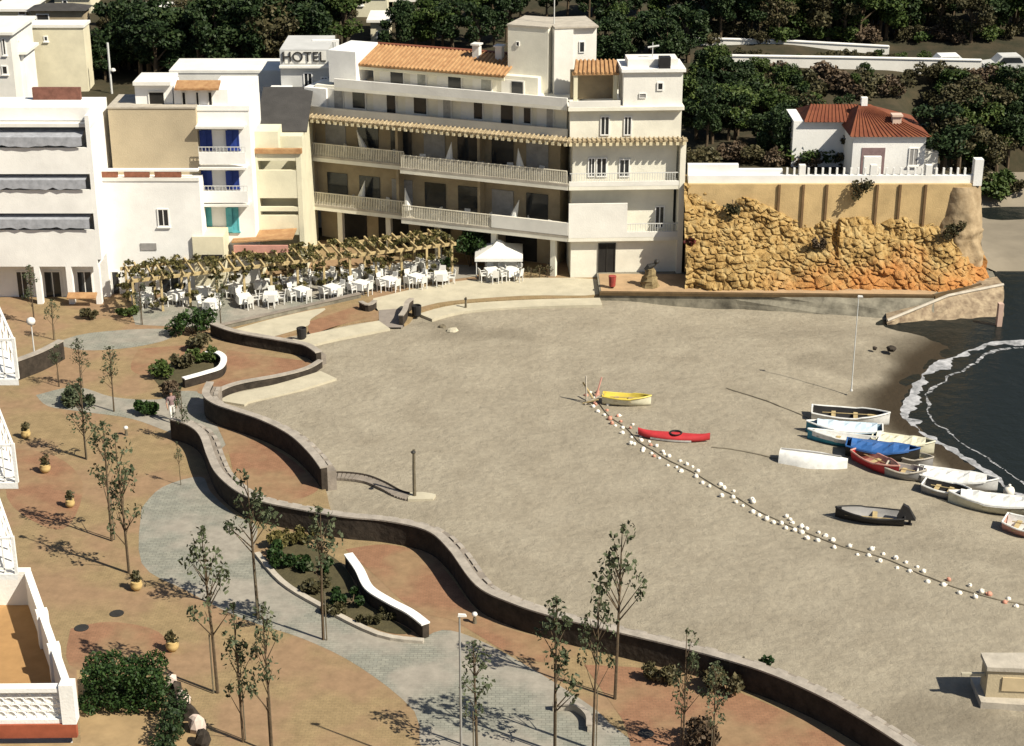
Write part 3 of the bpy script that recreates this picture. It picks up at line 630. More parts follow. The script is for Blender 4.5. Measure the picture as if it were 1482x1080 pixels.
# windows in the recesses
for i in range(7):
    for z in (Z1, Z2):
        u = 2.0+i*2.4; mb = MB(); FA.box(mb, u, u+1.5, -1.897, -1.84, z+0.02, z+2.15); FA_o = mb.build('balcony_door', GLASS if (i+int(z)) % 3 else BGREY, ho)
for i in range(5):
    u = 3.0+i*3.1; mb = MB(); FA.box(mb, u, u+2.2, -2.597, -2.54, 0.05, 2.3); mb.build('shopfront', DARK, ho)
for u, d in ((0.9, -.6), (5.0, -.6), (9.0, -.6), (13.0, -1.6), (16.6, -1.6)): part(ho, 'column', HOTEL, lambda b: FA.box(b, u, u+0.35, d, d+.35, 0, Z1-0.251))
# upper storey openings along the long side
for i, (u, w, h) in enumerate(((1.5, 1.0, 1.6), (3.0, 0.7, 1.5), (4.2, 1.3, 1.7), (6.3, 1.4, 1.6), (8.5, 0.8, 1.6), (10.2, 1.4, 1.65), (12.4, 1.5, 1.6), (14.6, 1.4, 1.7), (16.2, 1.0, 1.6))):
    mb = MB(); FA.box(mb, u-.08, u+w+.08, -1.297, -1.22, Z3+0.11, Z3+0.11+h+.08); f = mb.build('window', WHITE2, ho)
    m2 = MB(); FA.box(m2, u, u+w*(0.62 if i % 3 else .4), -1.219, -1.19, Z3+0.13+(.5 if i % 2 else 0), Z3+0.1+h); p = m2.build('pane', GLASS if i % 4 else mat('curtained glass', (.33, .32, .30), .4, .25, 3)); p.parent = f; p.data.transform(mathutils.Matrix.Translation(-ho.location))
for i, (u, w) in enumerate(((4.0, 1.4), (6.2, 1.2), (8.3, 1.6), (10.8, 1.0), (12.4, 1.6))):
    mb = MB(); FA.box(mb, u-.08, u+w+.08, -2.597, -2.53, Z4+0.11, ZE-0.25); f = mb.build('window', WHITE2, ho)
    m2 = MB(); FA.box(m2, u, u+w*0.55, -2.529, -2.5, Z4+0.13, ZE-0.33); p = m2.build('pane', mat('shuttered glass', (0.30, 0.30, 0.27), 0.4, 0.3, 2) if i % 2 else GLASS); p.parent = f; p.data.transform(mathutils.Matrix.Translation(-ho.location))
# orange tiled roof of the fourth floor
u0 = FA.uz(730, 100, -2)[0]; u1 = FA.uz(516, 100, -2)[0]
def roof(b):
    n = int((u1-u0)/0.28)
    z0, z1 = ZE, ZR
    b.hexa([FA.P(u0,-1.9,z0), FA.P(u1,-1.9,z0), FA.P(u1,-5.0,z1), FA.P(u0,-5.0,z1), FA.P(u0,-1.9,z0+.12), FA.P(u1,-1.9,z0+.12), FA.P(u1,-5.0,z1+.12), FA.P(u0,-5.0,z1+.12)])
    for i in range(n+1):
        u = u0+(u1-u0)*i/n; b.tube([FA.P(u, -1.86, z0+.13), FA.P(u, -5.0, z1+.13)], 0.085, 6)
part(ho, 'roof', TILE, roof)
part(ho, 'fascia', CREAM, lambda b: FA.box(b, u0, u1, -2.05, -1.93, ZE-0.22, ZE-0.02))
part(ho, 'roof_wall', TILERED, lambda b: FA.box(b, u0, u1, -5.5, -5.05, ZE, ZR+0.2))
for u in (u0+1.0, u0+2.6): part(ho, 'chimney', WHITE2, lambda b: (FA.box(b, u, u+0.45, -4.6, -4.1, ZE, ZR+0.75), FA.box(b, u-.08, u+0.53, -4.7, -4.0, ZR+.75, ZR+.85)))
# tower
tu0 = FA.uz(735, 100, -3.2)[0]; tu1 = FA.uz(793, 100, -3.2)[0]
zt = FA.uz(760, 39, -3.2)[1]
def tower(b):
    FA.box(b, tu1, tu0, -6.5, -3.2, Z4-0.1, zt)
part(ho, 'tower', HOTEL, tower)
Pc = Vec(FA.P(tu1, -3.2, 0)); Pr = Vec((FY(863, 80, Pc.y+0.6)[0], Pc.y+0.6, 0)); FT = Face(Pc, Pr)
part(ho, 'tower_wing', WHITE2, lambda b: (FT.box(b, 0.35, FT.L*0.5, -3.3, 0.25, Z4-0.1, zt-0.02), FT.box(b, FT.L*0.5+.001, FT.L, -3.3, 0.0, Z4-0.1, zt-0.04)))
part(ho, 'tower_coping', CAP, lambda b: (FA.box(b, tu1-.05, tu0+.06, -6.5, -3.14, zt, zt+0.1), FT.box(b, 0.36, FT.L+.05, -3.3, 0.3, zt+.001, zt+0.101)))
hwin(FA, 747, 752, 60, 67, -3.2, bars=0, fw=0.03); hwin(FT, 838, 846, 60, 76, 0.0, bars=0, fw=0.05)
part(ho, 'flag_pole', PALEMETAL, lambda b: b.tube([FT.P(0.6, -1, zt), FT.P(0.6, -1, zt+3.2)], 0.04))
# right roof block, tiled lean-to, rooftop clutter
ru0 = FR.uz(903, 110, -0.3)[0]; ZB = FR.uz(940, 104, -0.4)[1]
part(ho, 'end_block', WHITE2, lambda b: (FR.box(b, ru0, FR.L-0.25, -3.2, -0.401, Z4+0.1, ZB),))
part(ho, 'end_block_cornice', WHITE, lambda b: FR.box(b, ru0-0.15, FR.L-0.1, -3.3, -0.2, ZB, ZB+0.2))
part(ho, 'end_block_parapet', WHITE2, lambda b: FR.box(b, ru0+0.3, FR.L-0.5, -2.6, -1.0, ZB+0.2, ZB+0.65))
hwin(FR, 951, 960, 119, 131, -0.4, bars=0); hwin(FR, 925, 935, 135, 142, -0.4, gm=BGREY, bars=0, fw=.03)
lu0 = FR.uz(828, 100, -1.5)[0]; lu1 = FR.uz(896, 100, -1.5)[0]; ZL = FR.uz(860, 109, -1.2)[1]; ZM = FR.uz(860, 90, -3.0)[1]
part(ho, 'lean_to_roof', TILE, lambda b: (b.hexa([FR.P(lu0,-1.2,ZL), FR.P(lu1,-1.2,ZL), FR.P(lu1,-3.0,ZM), FR.P(lu0+.4,-3.0,ZM), FR.P(lu0,-1.2,ZL+.12), FR.P(lu1,-1.2,ZL+.12), FR.P(lu1,-3.0,ZM+.12), FR.P(lu0+.4,-3.0,ZM+.12)]), [b.tube([FR.P(lu0+.15+i*.28,-1.16,ZL+.14), FR.P(lu0+.4+i*.26,-3.0,ZM+.14)], .08, 6) for i in range(10)]))
for u in (lu0+.1, lu1-.35): part(ho, 'lean_to_post', CREAM, lambda b: FR.box(b, u, u+.25, -1.6, -1.3, Z4+.1, ZL))
part(ho, 'lean_to_wall', RECESS, lambda b: FR.box(b, lu0, lu1, -3, -2.4, Z4+.1, ZL))
part(ho, 'rooftop_tank', RUBBER, lambda b: (FR.box(b, 5.6, 6.3, -0.9, -0.3, ZB+0.201, ZB+0.9),))
part(ho, 'aerial', PALEMETAL, lambda b: (b.tube([FR.P(5.3,-1.5,ZB+.65), FR.P(5.3,-1.5,ZB+1.6)], .03), b.tube([FR.P(5.0,-1.5,ZB+1.3), FR.P(5.7,-1.5,ZB+1.4)], .06)))
# rooms at the far left end of the roof
a0, a1 = FA.uz(516, 100, -1.5)[0], FA.uz(476, 100, -1.5)[0]
part(ho, 'stair_block', WHITE, lambda b: (FA.box(b, a0+0.05, a1, -5, -1.5, Z4+.1, FA.uz(495, 74, -1.5)[1]), FA.box(b, a1+0.02, FA.uz(441,150,-1)[0], -5, -1.0, Z3+.2, FA.uz(460, 128, -1)[1])))
# folded parasols and loungers on the balconies are separate things
def folded_parasol(F, u, d, z, tilt, label):
    base = Vec(F.P(u, d, z)); t = thing('folded_parasol', label, 'parasol', base, 'folded white parasols on the hotel balconies')
    top = base+F.t*tilt+Vec((0, 0, 1.9))
    part(t, 'pole', PALEMETAL, lambda b: b.tube([base, top+(top-base)*0.06], 0.03))
    part(t, 'canopy', CLOTHW, lambda b: b.tube([base+(top-base)*f for f in (0.25, 0.3, 0.6, 1.0)], [0.05, 0.3, 0.2, 0.03], 8))
    part(t, 'foot', CAP, lambda b: b.lathe([(0.3, 0), (0.3, 0.08), (0.06, 0.14)], base, 10))
    return t
for (px, py, z, tl, lab) in ((515, 243, Z2, 0.7, 'leaning folded white parasol on the second floor balcony, left of the balcony step'), (643, 252, Z2, -0.3, 'upright folded white parasol on the second floor balcony beside dark doors'), (757, 258, Z2, 0.2, 'folded white parasol on the second floor balcony near the hotel corner'), (590, 318, Z1, 0.3, 'wide folded white parasol on the first floor balcony above the cafe pergola'), (520, 302, Z1, -0.5, 'folded white parasol leaning left on the recessed first floor balcony'), (740, 330, Z1, -0.6, 'folded white parasol leaning over the first floor balcony above the pavilion')):
    p = G(px, py, z); u = (p-C).dot(FA.t); folded_parasol(FA, u, -0.5 if u < 11.5 else -1.2, z, tl, lab)
# --- sign building behind
Y = 116.0
sg = thing('sign_building', 'grey shaded rooftop building carrying a dark lettered HOTEL sign', 'building', (FY(440,100,Y)[0], Y, terr(FY(440,100,Y)[0], Y)))
part(sg, 'wall', mat('pale grey render', (0.46, 0.46, 0.45), 0.9, 0.1, 0.8), lambda b: fbox(b, 406, 476, 72, 132, Y, 5, 0))
part(sg, 'ledge', WHITE2, lambda b: fbox(b, 404, 478, 96, 99, Y-0.3, 0.295))
part(sg, 'roof_frame', WHITE, lambda b: (fbox(b, 452, 490, 58, 61, Y+3, 0.3), fbox(b, 452, 456, 61, 72, Y+3, 0.3), fbox(b, 486, 490, 61, 72, Y+3, 0.3)))
window(sg, 439, 453, 105, 127, Y); window(sg, 464, 475, 111, 127, Y)
fc = bpy.data.curves.new('lettering', 'FONT'); fc.body = 'HOTEL'; fc.size = 1.0; fc.extrude = 0.04; fc.align_x = 'CENTER'; fc.materials.append(IRON)
fo = bpy.data.objects.new('lettering', fc); COL.objects.link(fo); fo.parent = sg
fx, fz = FY(440, 89, Y); fo.location = Vec((fx, Y-0.06, fz))-sg.location; fo.rotation_euler = (math.pi/2, 0, 0); fo.scale = (0.95, 0.95, 1)
bpy.context.view_layer.update(); lm = bpy.data.meshes.new_from_object(fo.evaluated_get(bpy.context.evaluated_depsgraph_get())); lo_ = bpy.data.objects.new('sign_lettering', lm); COL.objects.link(lo_); lo_.parent = sg; lo_.location = fo.location; lo_.rotation_euler = fo.rotation_euler; lo_.scale = fo.scale; bpy.data.objects.remove(fo)
part(sg, 'sign_board', WHITE2, lambda b: fbox(b, 412, 472, 74, 92, Y-0.02, 0.018))

# --- houses on the hill behind
def hill_house(label, px0, px1, pytop, Y, m, rm, wins, flat=False, dep=6, name='hill_house', roof_over=0.3, rh=1.1):
    x0, zt = FY(px0, pytop, Y); x1 = FY(px1, pytop, Y)[0]; zb = float(min(terr(x0, Y), terr(x1, Y)))-0.5
    t = thing(name, label, 'house', ((x0+x1)/2, Y, zb))
    part(t, 'wall', m, lambda b: b.box(x0, x1, Y, Y+dep, zb, zt))
    o = roof_over
    if flat: part(t, 'roof', WHITE2, lambda b: b.box(x0-o, x1+o, Y-o, Y+dep+o, zt, zt+0.2))
    else:
        xm = (x0+x1)/2; ym = Y+dep/2; hx = max(0.0, (x1-x0)/2-dep/2)
        def rf(b):
            e = [(x0-o, Y-o, zt), (x1+o, Y-o, zt), (x1+o, Y+dep+o, zt), (x0-o, Y+dep+o, zt)]; r = [(xm-hx, ym, zt+rh), (xm+hx, ym, zt+rh)]
            b.quad(e[0], e[1], r[1], r[0]); b.quad(e[2], e[3], r[0], r[1]); b.quad(e[1], e[2], r[1]); b.quad(e[3], e[0], r[0]); b.quad(e[3], e[2], e[1], e[0])
        part(t, 'roof', rm, rf)
    for w in wins: window(t, w[0], w[1], w[2], w[3], Y, bars=0)
    return t
hill_house('cream hill house with two small windows beside the dark trees, upper left', 28, 120, 40, 131, CREAM, SLATE, ((41,48,52,65),(63,70,52,60),(41,48,88,105)), flat=True, roof_over=0.1, dep=2.0)
hill_house('tan hill house with a dark roof terrace at the top left corner', -10, 38, 16, 137, CREAM, TILE, ((26,38,14,22),), flat=True)
hill_house('brown roofed shed tucked between cream houses, top left', 44, 120, 15, 136, RECESS, SLATE, ((52,72,20,32),), dep=2, rh=0.4)
hill_house('grey white balcony house at the very left behind the apartment block', -30, 14, 50, 124, WHITE2, SLATE, ((16-14,10,55,80),(2,12,95,108)), flat=True)
hill_house('white terrace house with two dark openings behind the apartment block', 14, 34, 78, 126, WHITE, SLATE, ((16,27,45,58),(16,27,62,78)), flat=True, dep=3)
hill_house('pale yellow hill house with a pitched wall above the hotel stair block', 515, 560, -8, 150, YELLOW, TILE, ((520,526,2,8),), flat=True)
hill_house('small cream hill house among dark trees above the hotel roof', 536, 562, 32, 143, CREAM, TILE, ((545,550,45,55),), flat=True, dep=4)
hill_house('cream hill house with a dark arched porch, top middle', 568, 610, 2, 152, CREAM, TILE, ((578,590,4,14),), flat=True)
hill_house('long cream hill house at the top edge, left of the pale yellow one', 190, 330, -10, 158, CREAM, TILE, ((205,214,-4,2),), flat=True)
hill_house('long white roof slab house behind the blue shuttered house', 246, 408, 106, 119, WHITE2, TILE, ((360,366,112,119),), flat=True, dep=4, roof_over=0.05)
hill_house('cream house peeping out left of the yellow one, top edge', 78, 130, -6, 150, CREAM, TILE, ((90,98,0,6),), flat=True)

hill_house('small cream hill house among the high trees, left of centre above the shuttered house', 205, 250, 16, 149, CREAM, TILE, ((214,222,24,32),(234,241,24,32)), flat=True, dep=3)
hill_house('small pale hill house among the high trees, behind the long white roof slab', 316, 346, 26, 146, WHITE2, TILE, ((324,330,33,42),), flat=True, dep=3)
# ------------------------------------------------------------------ villa, terrace, cliff, quay
vz = 5.95
vi = thing('villa', 'white villa with a red hipped tile roof on top of the cliff terrace', 'house', (25.5, 110, vz))
Y = 108.6
x0 = FY(1233, 230, Y)[0]; x1 = FY(1338, 230, Y)[0]; ze = FY(1280, 197, Y)[1]
part(vi, 'wall', WHITE, lambda b: (b.box(x0, x1, Y, Y+5.5, vz-0.1, ze), b.box(x0-3.4, x0-0.001, Y+3.0, Y+6.4, vz-0.1, ze+0.25)))
def vroof(b):
    o = 0.25; dep = 5.5; xm0, xm1 = x0+0.9, x0+1.6; zr = FY(1240, 152, Y+3.4)[1]
    e = [(x0-o, Y-o, ze), (x1+o, Y-o, ze), (x1+o, Y+dep+o, ze), (x0-o, Y+dep+o, ze)]; r = [(xm0, Y+3.4, zr), (xm1, Y+3.4, zr)]
    b.quad(e[0], e[1], r[1], r[0]); b.quad(e[2], e[3], r[0], r[1]); b.quad(e[1], e[2], r[1]); b.quad(e[3], e[0], r[0]); b.quad(e[3], e[2], e[1], e[0])
    for i in range(18):
        f = i/17; p0 = Vec(e[0]).lerp(Vec(e[1]), f); q = Vec(r[0]).lerp(Vec(r[1]), f); b.tube([p0+Vec((0,0,.03)), q+Vec((0,0,.02))], .035, 5)
    zb = ze+0.25; xe0 = FY(1164, 178, Y+2.8)[0]
    e = [(xe0, Y+2.7, zb), (x0+1.2, Y+2.7, zb), (x0+1.2, Y+6.6, zb), (xe0, Y+6.6, zb)]; r = [(xe0+0.7, Y+4.6, zb+0.75), (x0+1.0, Y+4.6, zb+0.75)]
    b.quad(e[0], e[1], r[1], r[0]); b.quad(e[2], e[3], r[0], r[1]); b.quad(e[3], e[0], r[0]); b.quad(e[3], e[2], e[1], e[0])
    for i in range(16):
        f = i/15; p0 = Vec(e[0]).lerp(Vec(e[1]), f); q = Vec(r[0]).lerp(Vec(r[1]), f); b.tube([p0+Vec((0,0,.03)), q+Vec((0,0,.02))], .035, 5)
part(vi, 'roof', TILERED, vroof)
cx = FY(1297, 180, Y+1.4)[0]; zc = FY(1297, 168, Y+1.4)[1]
part(vi, 'chimney', mat('pinkish chimney', (0.55, 0.42, 0.34), 0.9, 0.1, 2), lambda b: (b.box(cx-.28, cx+.28, Y+1.2, Y+1.7, ze+.2, zc), b.box(cx-.35, cx+.35, Y+1.1, Y+1.8, zc, zc+.12)))
part(vi, 'roof_vent', WHITE, lambda b: b.box(x0+1.0, x0+1.4, Y+3.2, Y+3.6, ze+1.2, ze+1.75))
part(vi, 'porch', MAUVE, lambda b: b.box(FY(1247,220,Y)[0], FY(1281,220,Y)[0], Y-0.03, Y-0.002, vz, FY(0,214,Y)[1]))
part(vi, 'porch_wall', WHITE, lambda b: (b.box(FY(1246,220,Y)[0], FY(1271,220,Y)[0], Y-1.2, Y-0.9, vz, FY(0,226,Y-1)[1]),))
part(vi, 'annexe', WHITE2, lambda b: b.box(x1+.002, x1+1.0, Y+.5, Y+2.5, vz, vz+1.6))
window(vi, 1316, 1328, 214, 240, Y, gm=BGREY)
# parapet along the terrace
def TP(px, py, z): return G(px, py, z)
QZ = 0.4
tw = thing('terrace_parapet', 'long white parapet with balusters along the cliff top in front of the villa', 'wall', (20, 106.2, 5.9))
xa, xb = FY(996, 250, 106.2)[0], FY(1408, 250, 106.2)[0]
part(tw, 'wall', WHITE, lambda b: (b.box(xa, xb, 106.0, 106.35, 6.35, 6.85), b.box(xa, xa+3.2, 106.36, 106.8, 6.2, 7.45), b.box(xa+3.201, xa+6, 106.36, 106.7, 6.2, 7.15)))
def balus(b):
    x = xa+6.2
    while x < xb-0.2:
        b.box(x, x+0.12, 106.1, 106.25, 6.85, 7.3); x += 0.45
part(tw, 'baluster', WHITE, balus)['kind'] = 'stuff'
part(tw, 'pier', WHITE, lambda b: [b.box(x, x+0.4, 106.02, 106.4, 6.851, 7.5) for x in (xa+7, xa+11.5, xa+15)]+[b.box(xb, xb+0.55, 105.9, 106.5, 6.2, 7.9)])
# white plants pots on the terrace
# retaining wall with pilasters
rw = thing('retaining_wall', 'tan rendered retaining wall with pilasters between the rocks and the white parapet', 'wall', (22, 105.9, 3))
RWM = mat('tan retaining render', (0.50, 0.36, 0.18), 0.95, 0.18, 0.8, 0.4)
part(rw, 'wall', RWM, lambda b: (b.box(xa, xb-0.1, 105.75, 106.9, 0.5, 6.345),))
part(rw, 'pilaster', mat('brown pilaster', (0.16, 0.10, 0.05), 0.95, 0.2, 2), lambda b: [b.box(FY(p,280,105.6)[0]-.07, FY(p,280,105.6)[0]+.07, 105.64, 105.749, 2.5, 6.34) for p in (1128, 1163, 1197, 1270, 1303, 1340)])
# rocky cliff: one rugged surface
CLIFF = bpy.data.materials.new('ochre cliff rock'); CLIFF.use_nodes = True; MATS['cliff'] = CLIFF
m = CLIFF; n = m.node_tree.nodes; l = m.node_tree.links; b = n['Principled BSDF']; b.inputs['Roughness'].default_value = 0.95; b.inputs['Specular IOR Level'].default_value = 0.1
g = n.new('ShaderNodeNewGeometry')
q1 = nz_(1.6, 8, 0.75); rp = n.new('ShaderNodeValToRGB'); e = rp.color_ramp.elements
e[0].position = 0.34; e[0].color = (0.085, 0.05, 0.02, 1); e[1].position = 0.66; e[1].color = (0.46, 0.345, 0.165, 1)
x_ = e.new(0.46); x_.color = (0.33, 0.21, 0.078, 1)
l.new(q1.outputs['Fac'], rp.inputs['Fac'])
sx = n.new('ShaderNodeSeparateXYZ'); l.new(g.outputs['Position'], sx.inputs[0])
q2 = nz_(0.35, 4, 0.6)
ad = n.new('ShaderNodeMath'); ad.operation = 'MULTIPLY_ADD'; l.new(q2.outputs['Fac'], ad.inputs[0]); ad.inputs[1].default_value = 5.0; l.new(sx.outputs['Z'], ad.inputs[2])
mr = n.new('ShaderNodeMapRange'); mr.inputs[1].default_value = 3.2; mr.inputs[2].default_value = 4.6; mr.inputs[3].default_value = 0.75; mr.inputs[4].default_value = 0.0
l.new(ad.outputs[0], mr.inputs[0])
mx = n.new('ShaderNodeMixRGB'); xr_ = n.new('ShaderNodeMapRange'); xr_.inputs[1].default_value = 15.0; xr_.inputs[2].default_value = 19.0; l.new(sx.outputs['X'], xr_.inputs[0]); xm_ = n.new('ShaderNodeMath'); xm_.operation = 'MULTIPLY'; l.new(mr.outputs[0], xm_.inputs[0]); l.new(xr_.outputs[0], xm_.inputs[1])
l.new(xm_.outputs[0], mx.inputs[0]); l.new(rp.outputs['Color'], mx.inputs[1]); mx.inputs[2].default_value = (0.42, 0.175, 0.055, 1)
l.new(mx.outputs[0], b.inputs['Base Color'])
q3 = nz_(5, 6, 0.7); bp = n.new('ShaderNodeBump'); bp.inputs['Strength'].default_value = 0.8; bp.inputs['Distance'].default_value = 0.15; l.new(q3.outputs['Fac'], bp.inputs['Height']); l.new(bp.outputs['Normal'], b.inputs['Normal'])
rng = np.random.RandomState(5)
cells = np.stack([rng.uniform(9, 34, 1500), rng.uniform(-1, 8, 1500)], 1); cd_ = rng.uniform(-0.3, 0.3, 1500)
NU, NV = 230, 96
U = np.linspace(10.9, 30.6, NU); V = np.linspace(0, 1, NV)
UU, VV = np.meshgrid(U, V)
# cliff top line: high at the left, lower in the middle under the retaining wall
top = np.interp(UU, [10.9, 12.5, 15.5, 17, 19, 22, 25, 26.5, 28, 29.5, 30.6], [6.3, 6.1, 5.3, 4.5, 3.9, 4.2, 4.2, 3.8, 3.6, 2.6, 1.2])
ZZ = 0.1+VV*(top-0.1)
dd = np.empty(UU.shape); id_ = np.empty(UU.shape, int); d2 = np.empty(UU.shape)
for i in range(NV):
    q = np.hypot((UU[i][:, None]-cells[None, :, 0])*0.8, (ZZ[i][:, None]-cells[None, :, 1])*1.3); k = np.argpartition(q, 1, axis=1)[:, :2]
    q2_ = np.take_along_axis(q, k, 1); o = np.argsort(q2_, 1); k = np.take_along_axis(k, o, 1); q2_ = np.take_along_axis(q2_, o, 1)
    dd[i] = q2_[:, 0]; d2[i] = q2_[:, 1]; id_[i] = k[:, 0]
crack = np.clip((d2-dd)/0.13, 0, 1)
CB = G(1180, 419, QZ).y+0.25
YB = CB+VV*(105.72-CB)+sstep(27, 30.6, UU)*2.2*(0.4+0.6*VV)
YY = YB-0.24*cd_[id_]-0.17*crack-0.12*wav(UU, ZZ, 3.1)-0.3*wav(UU, ZZ, 0.9, 1.0)+0.25*np.where(np.abs(UU-20.3-(ZZ-2)*0.15) < 0.22, sstep(1.3, 3.6, ZZ)*3.0, 0)
led = sstep(0, .14, ZZ-(1.1+(UU-12)*.24+.25*wav(UU, ZZ, 1.1, 3.)))*sstep(11.5, 13, UU)*(1-sstep(19, 20, UU))+.8*sstep(0, .14, ZZ-(4.9-(UU-11)*.12+.2*wav(UU, ZZ, 1.7, 1.)))*(1-sstep(16, 17, UU))+.9*sstep(0, .14, ZZ-(2.9+.5*np.sin(UU*.9)))*sstep(20.6, 21.2, UU)
fz_ = np.array([[mathutils.noise.fractal(Vec((UU[i, j]*.55, ZZ[i, j]*.8, 3.0)), .8, 2.0, 5) for j in range(NU)] for i in range(NV)])
YY = np.minimum(YY-.2*fz_-.05*crack+.28*(led-.5), 105.9)
mb = MB(); mb.grid([[(UU[i, j]+0.12*cd_[id_[i, j]], YY[i, j], ZZ[i, j]) for j in range(NU)] for i in range(NV)])
mb.grid([[(UU[-1, j]+0.12*cd_[id_[-1, j]], YY[-1, j], ZZ[-1, j]) for j in range(NU)], [(UU[-1, j], 107.4, ZZ[-1, j]+0.25) for j in range(NU)]])
struct('cliff', mb, CLIFF)
# mound at the rounded end of the cliff
GRK = mat('tan grey rock', (0.22, 0.155, 0.085), 0.95, 0.3, 1.2, 1.0, 3, col2=(0.42, 0.32, 0.20))
rows = []
for i in range(40):
    z = 6.9*i/39; r = 2.0-0.7*(i/39)**1.5; row = []
    for j in range(60):
        t = math.pi*(1.35-1.5*j/59)+math.pi; rg = 1.0 if i < 24 else .35; rr = r*(1+rg*.2*mathutils.noise.fractal(Vec((r*math.cos(t)*.75, r*math.sin(t)*.75, z*.6)), .7, 2.1, 5))
        row.append((28.6+rr*math.cos(t), 107.0+rr*1.1*math.sin(t), z-0.75 if i else -0.9))
    rows.append(row)
mb = MB(); mb.grid(rows); mb.quad(*[p for p in rows[-1]]); struct('rock_outcrop', mb, GRK, True)
# quay
q0 = G(868, 423, QZ); q1_ = G(1352, 428, QZ); q2_ = G(1444, 406, QZ)
mb = MB()
tp_ = [q0]+[q0.lerp(q1_, i/10) for i in range(1, 10)]+[q1_]; bt_ = smooth_line([G(866, 433, -.5), G(1000, 441, -.6), (G(1150, 452, -.6)), G(1290, 464, -.7), G(1352, 468, -.8)], 4)
bt_ = [bt_[min(len(bt_)-1, round(i*(len(bt_)-1)/10))] for i in range(11)]
mb.grid([[(p.x, p.y, QZ-.07) for p in tp_]]+[[tuple(Vec((p.x, p.y, QZ-.07)).lerp(Vec((q.x, q.y, -1.0)), f)+Vec((0, random.uniform(-.12, .12), 0))) for p, q in zip(tp_, bt_)] for f in (.25, .5, .75)]+[[(q.x, q.y, -1.0) for q in bt_]])
mb.prism([(q0.x, q0.y), (q1_.x, q1_.y), (q2_.x, q2_.y), (q2_.x+0.2, q2_.y+2), (29.5, 108), (q0.x, 106.6)], -1.6, QZ-.07)
struct('quay', mb, QUAYC)
mb = MB()
for a, b_ in ((q0, q1_), (q1_, q2_)):
    F = Face(a, b_); F.box(mb, 0, F.L, -0.22, 0.10, QZ-.18, QZ)
struct('quay_coping', mb, mat('dark shadowed edge', (0.085, 0.055, 0.025), 0.9, 0.3, 2))  # edge coloured dark for the shadow along the quay overhang
mb = MB(); mb.prism([(q0.x+.1, q0.y+.4), (q1_.x, q1_.y+.4), (28.6, 104.8), (28.5, 105.5), (q0.x+.1, 105.9)], QZ-.1, QZ-.055)
struct('quay_walkway', mb, mat('pinkish walkway', (0.38, 0.26, 0.15), 0.95, 0.2, 1.0, 0.3))
je = thing('stone_ramp', 'rubble stone ramp rising to the end of the quay beside the water', 'ramp', tuple(G(1370, 465, -0.6)))
def jet(b):
    p = [G(1284, 466, -0.5), G(1452, 470, -0.6)]; A = G(1284, 464, -0.4); Bt = G(1372, 428, 0.3); Ct = G(1452, 412, 0.45)
    yy = A.y
    fr = [(A.x, A.y, -1.6), (Bt.x-.6, A.y-.5, -1.6), (Ct.x-1.0, A.y-0.6, -1.6)]; tp = [(A.x, A.y, -0.45), (Bt.x, Bt.y, 0.3), (Ct.x, Ct.y, 0.45)]
    bk = [(A.x+.3, A.y+2.5, -1.6), (Bt.x, Bt.y+1.6, -1.6), (Ct.x, Ct.y+1.6, -1.6)]; bt = [(A.x+.3, A.y+2.0, -0.45), (Bt.x, Bt.y+1.6, 0.3), (Ct.x, Ct.y+1.6, 0.45)]
    N = 14; 
    def seg(L, t): return Vec(L[0]).lerp(Vec(L[1]), t*2) if t < .5 else Vec(L[1]).lerp(Vec(L[2]), t*2-1)
    rows = []
    for L0, L1, k in ((fr, tp, 8), (tp, bt, 2), (bt, bk, 2)):
        for i in range(k+1): rows.append([tuple(seg(L0, j/N).lerp(seg(L1, j/N), i/k)+(Vec((random.uniform(-.07, .07), random.uniform(-.12, .12), random.uniform(-.04, .04))) if L0 is fr and 0 < i < k else Vec())) for j in range(N+1)])
    b.grid(rows); b.quad(fr[2], bk[2], bt[2], tp[2])
part(je, 'masonry', ROCKJ, jet)
def jcap(b):
    A = G(1284, 464, -0.42); Bt = G(1372, 428, 0.33); Ct = G(1452, 412, 0.48)
    b.tube([A, Bt, Ct], 0.1, 6)
part(je, 'edge_stone', CAP, jcap)
part(je, 'end_post', mat('pinkish post', (0.5, 0.35, 0.28), 0.9, 0.1, 2), lambda b: b.box(G(1446,470,-.6).x-.15, G(1446,470,-.6).x+.15, G(1446,470,-.6).y-.1, G(1446,470,-.6).y+.3, -1.2, .75))
# statue-like stone and small red bin on the quay
st = thing('stone_monument', 'brown stone monument with a dark figure on top, before the hotel end wall', 'monument', tuple(G(940, 414, QZ-.055)))
def mon(b):
    c = G(940, 414, QZ-.055); rows = []
    for i in range(9):
        f = i/8; r = 0.62*(1-0.55*f); rows.append((r, 1.15*f))
    b.lathe(rows, c, 9)
    b.v = [(x+random.uniform(-.07, .07), y+random.uniform(-.07, .07), z) for x, y, z in b.v]
part(st, 'boulder', mat('brown boulder', (0.20, 0.15, 0.075), 0.95, 0.3, 3, 0.6), mon)
cM = G(940, 414, QZ-.055)
part(st, 'bronze_figure', IRON, lambda b: (b.tube([cM+Vec((-.25, 0, 1.05)), cM+Vec((-.05, 0, 1.3)), cM+Vec((.25, 0, 1.42)), cM+Vec((.42, 0, 1.6))], [.16, .2, .13, .06], 8), b.lathe([(.02, -.16), (.14, -.1), (.17, 0), (.12, .12), (.02, .17)], cM+Vec((.4, 0, 1.62)), 8)))
BRED2 = mat('dull red paint', (.28, .05, .04), .6, .2, 3)
rb = thing('red_bin', 'small red bin on the quay corner by the dark hotel door', 'bin', tuple(G(886, 417, QZ-.055)))
part(rb, 'bin_body', BRED2, lambda b: b.lathe([(.16, .1), (.2, .15), (.24, .75), (.26, .8), (.2, .82)], G(886, 417, QZ-.055), 10))
part(rb, 'bin_foot', IRON, lambda b: b.lathe([(.1, 0), (.1, .1)], G(886, 417, QZ-.055), 8))

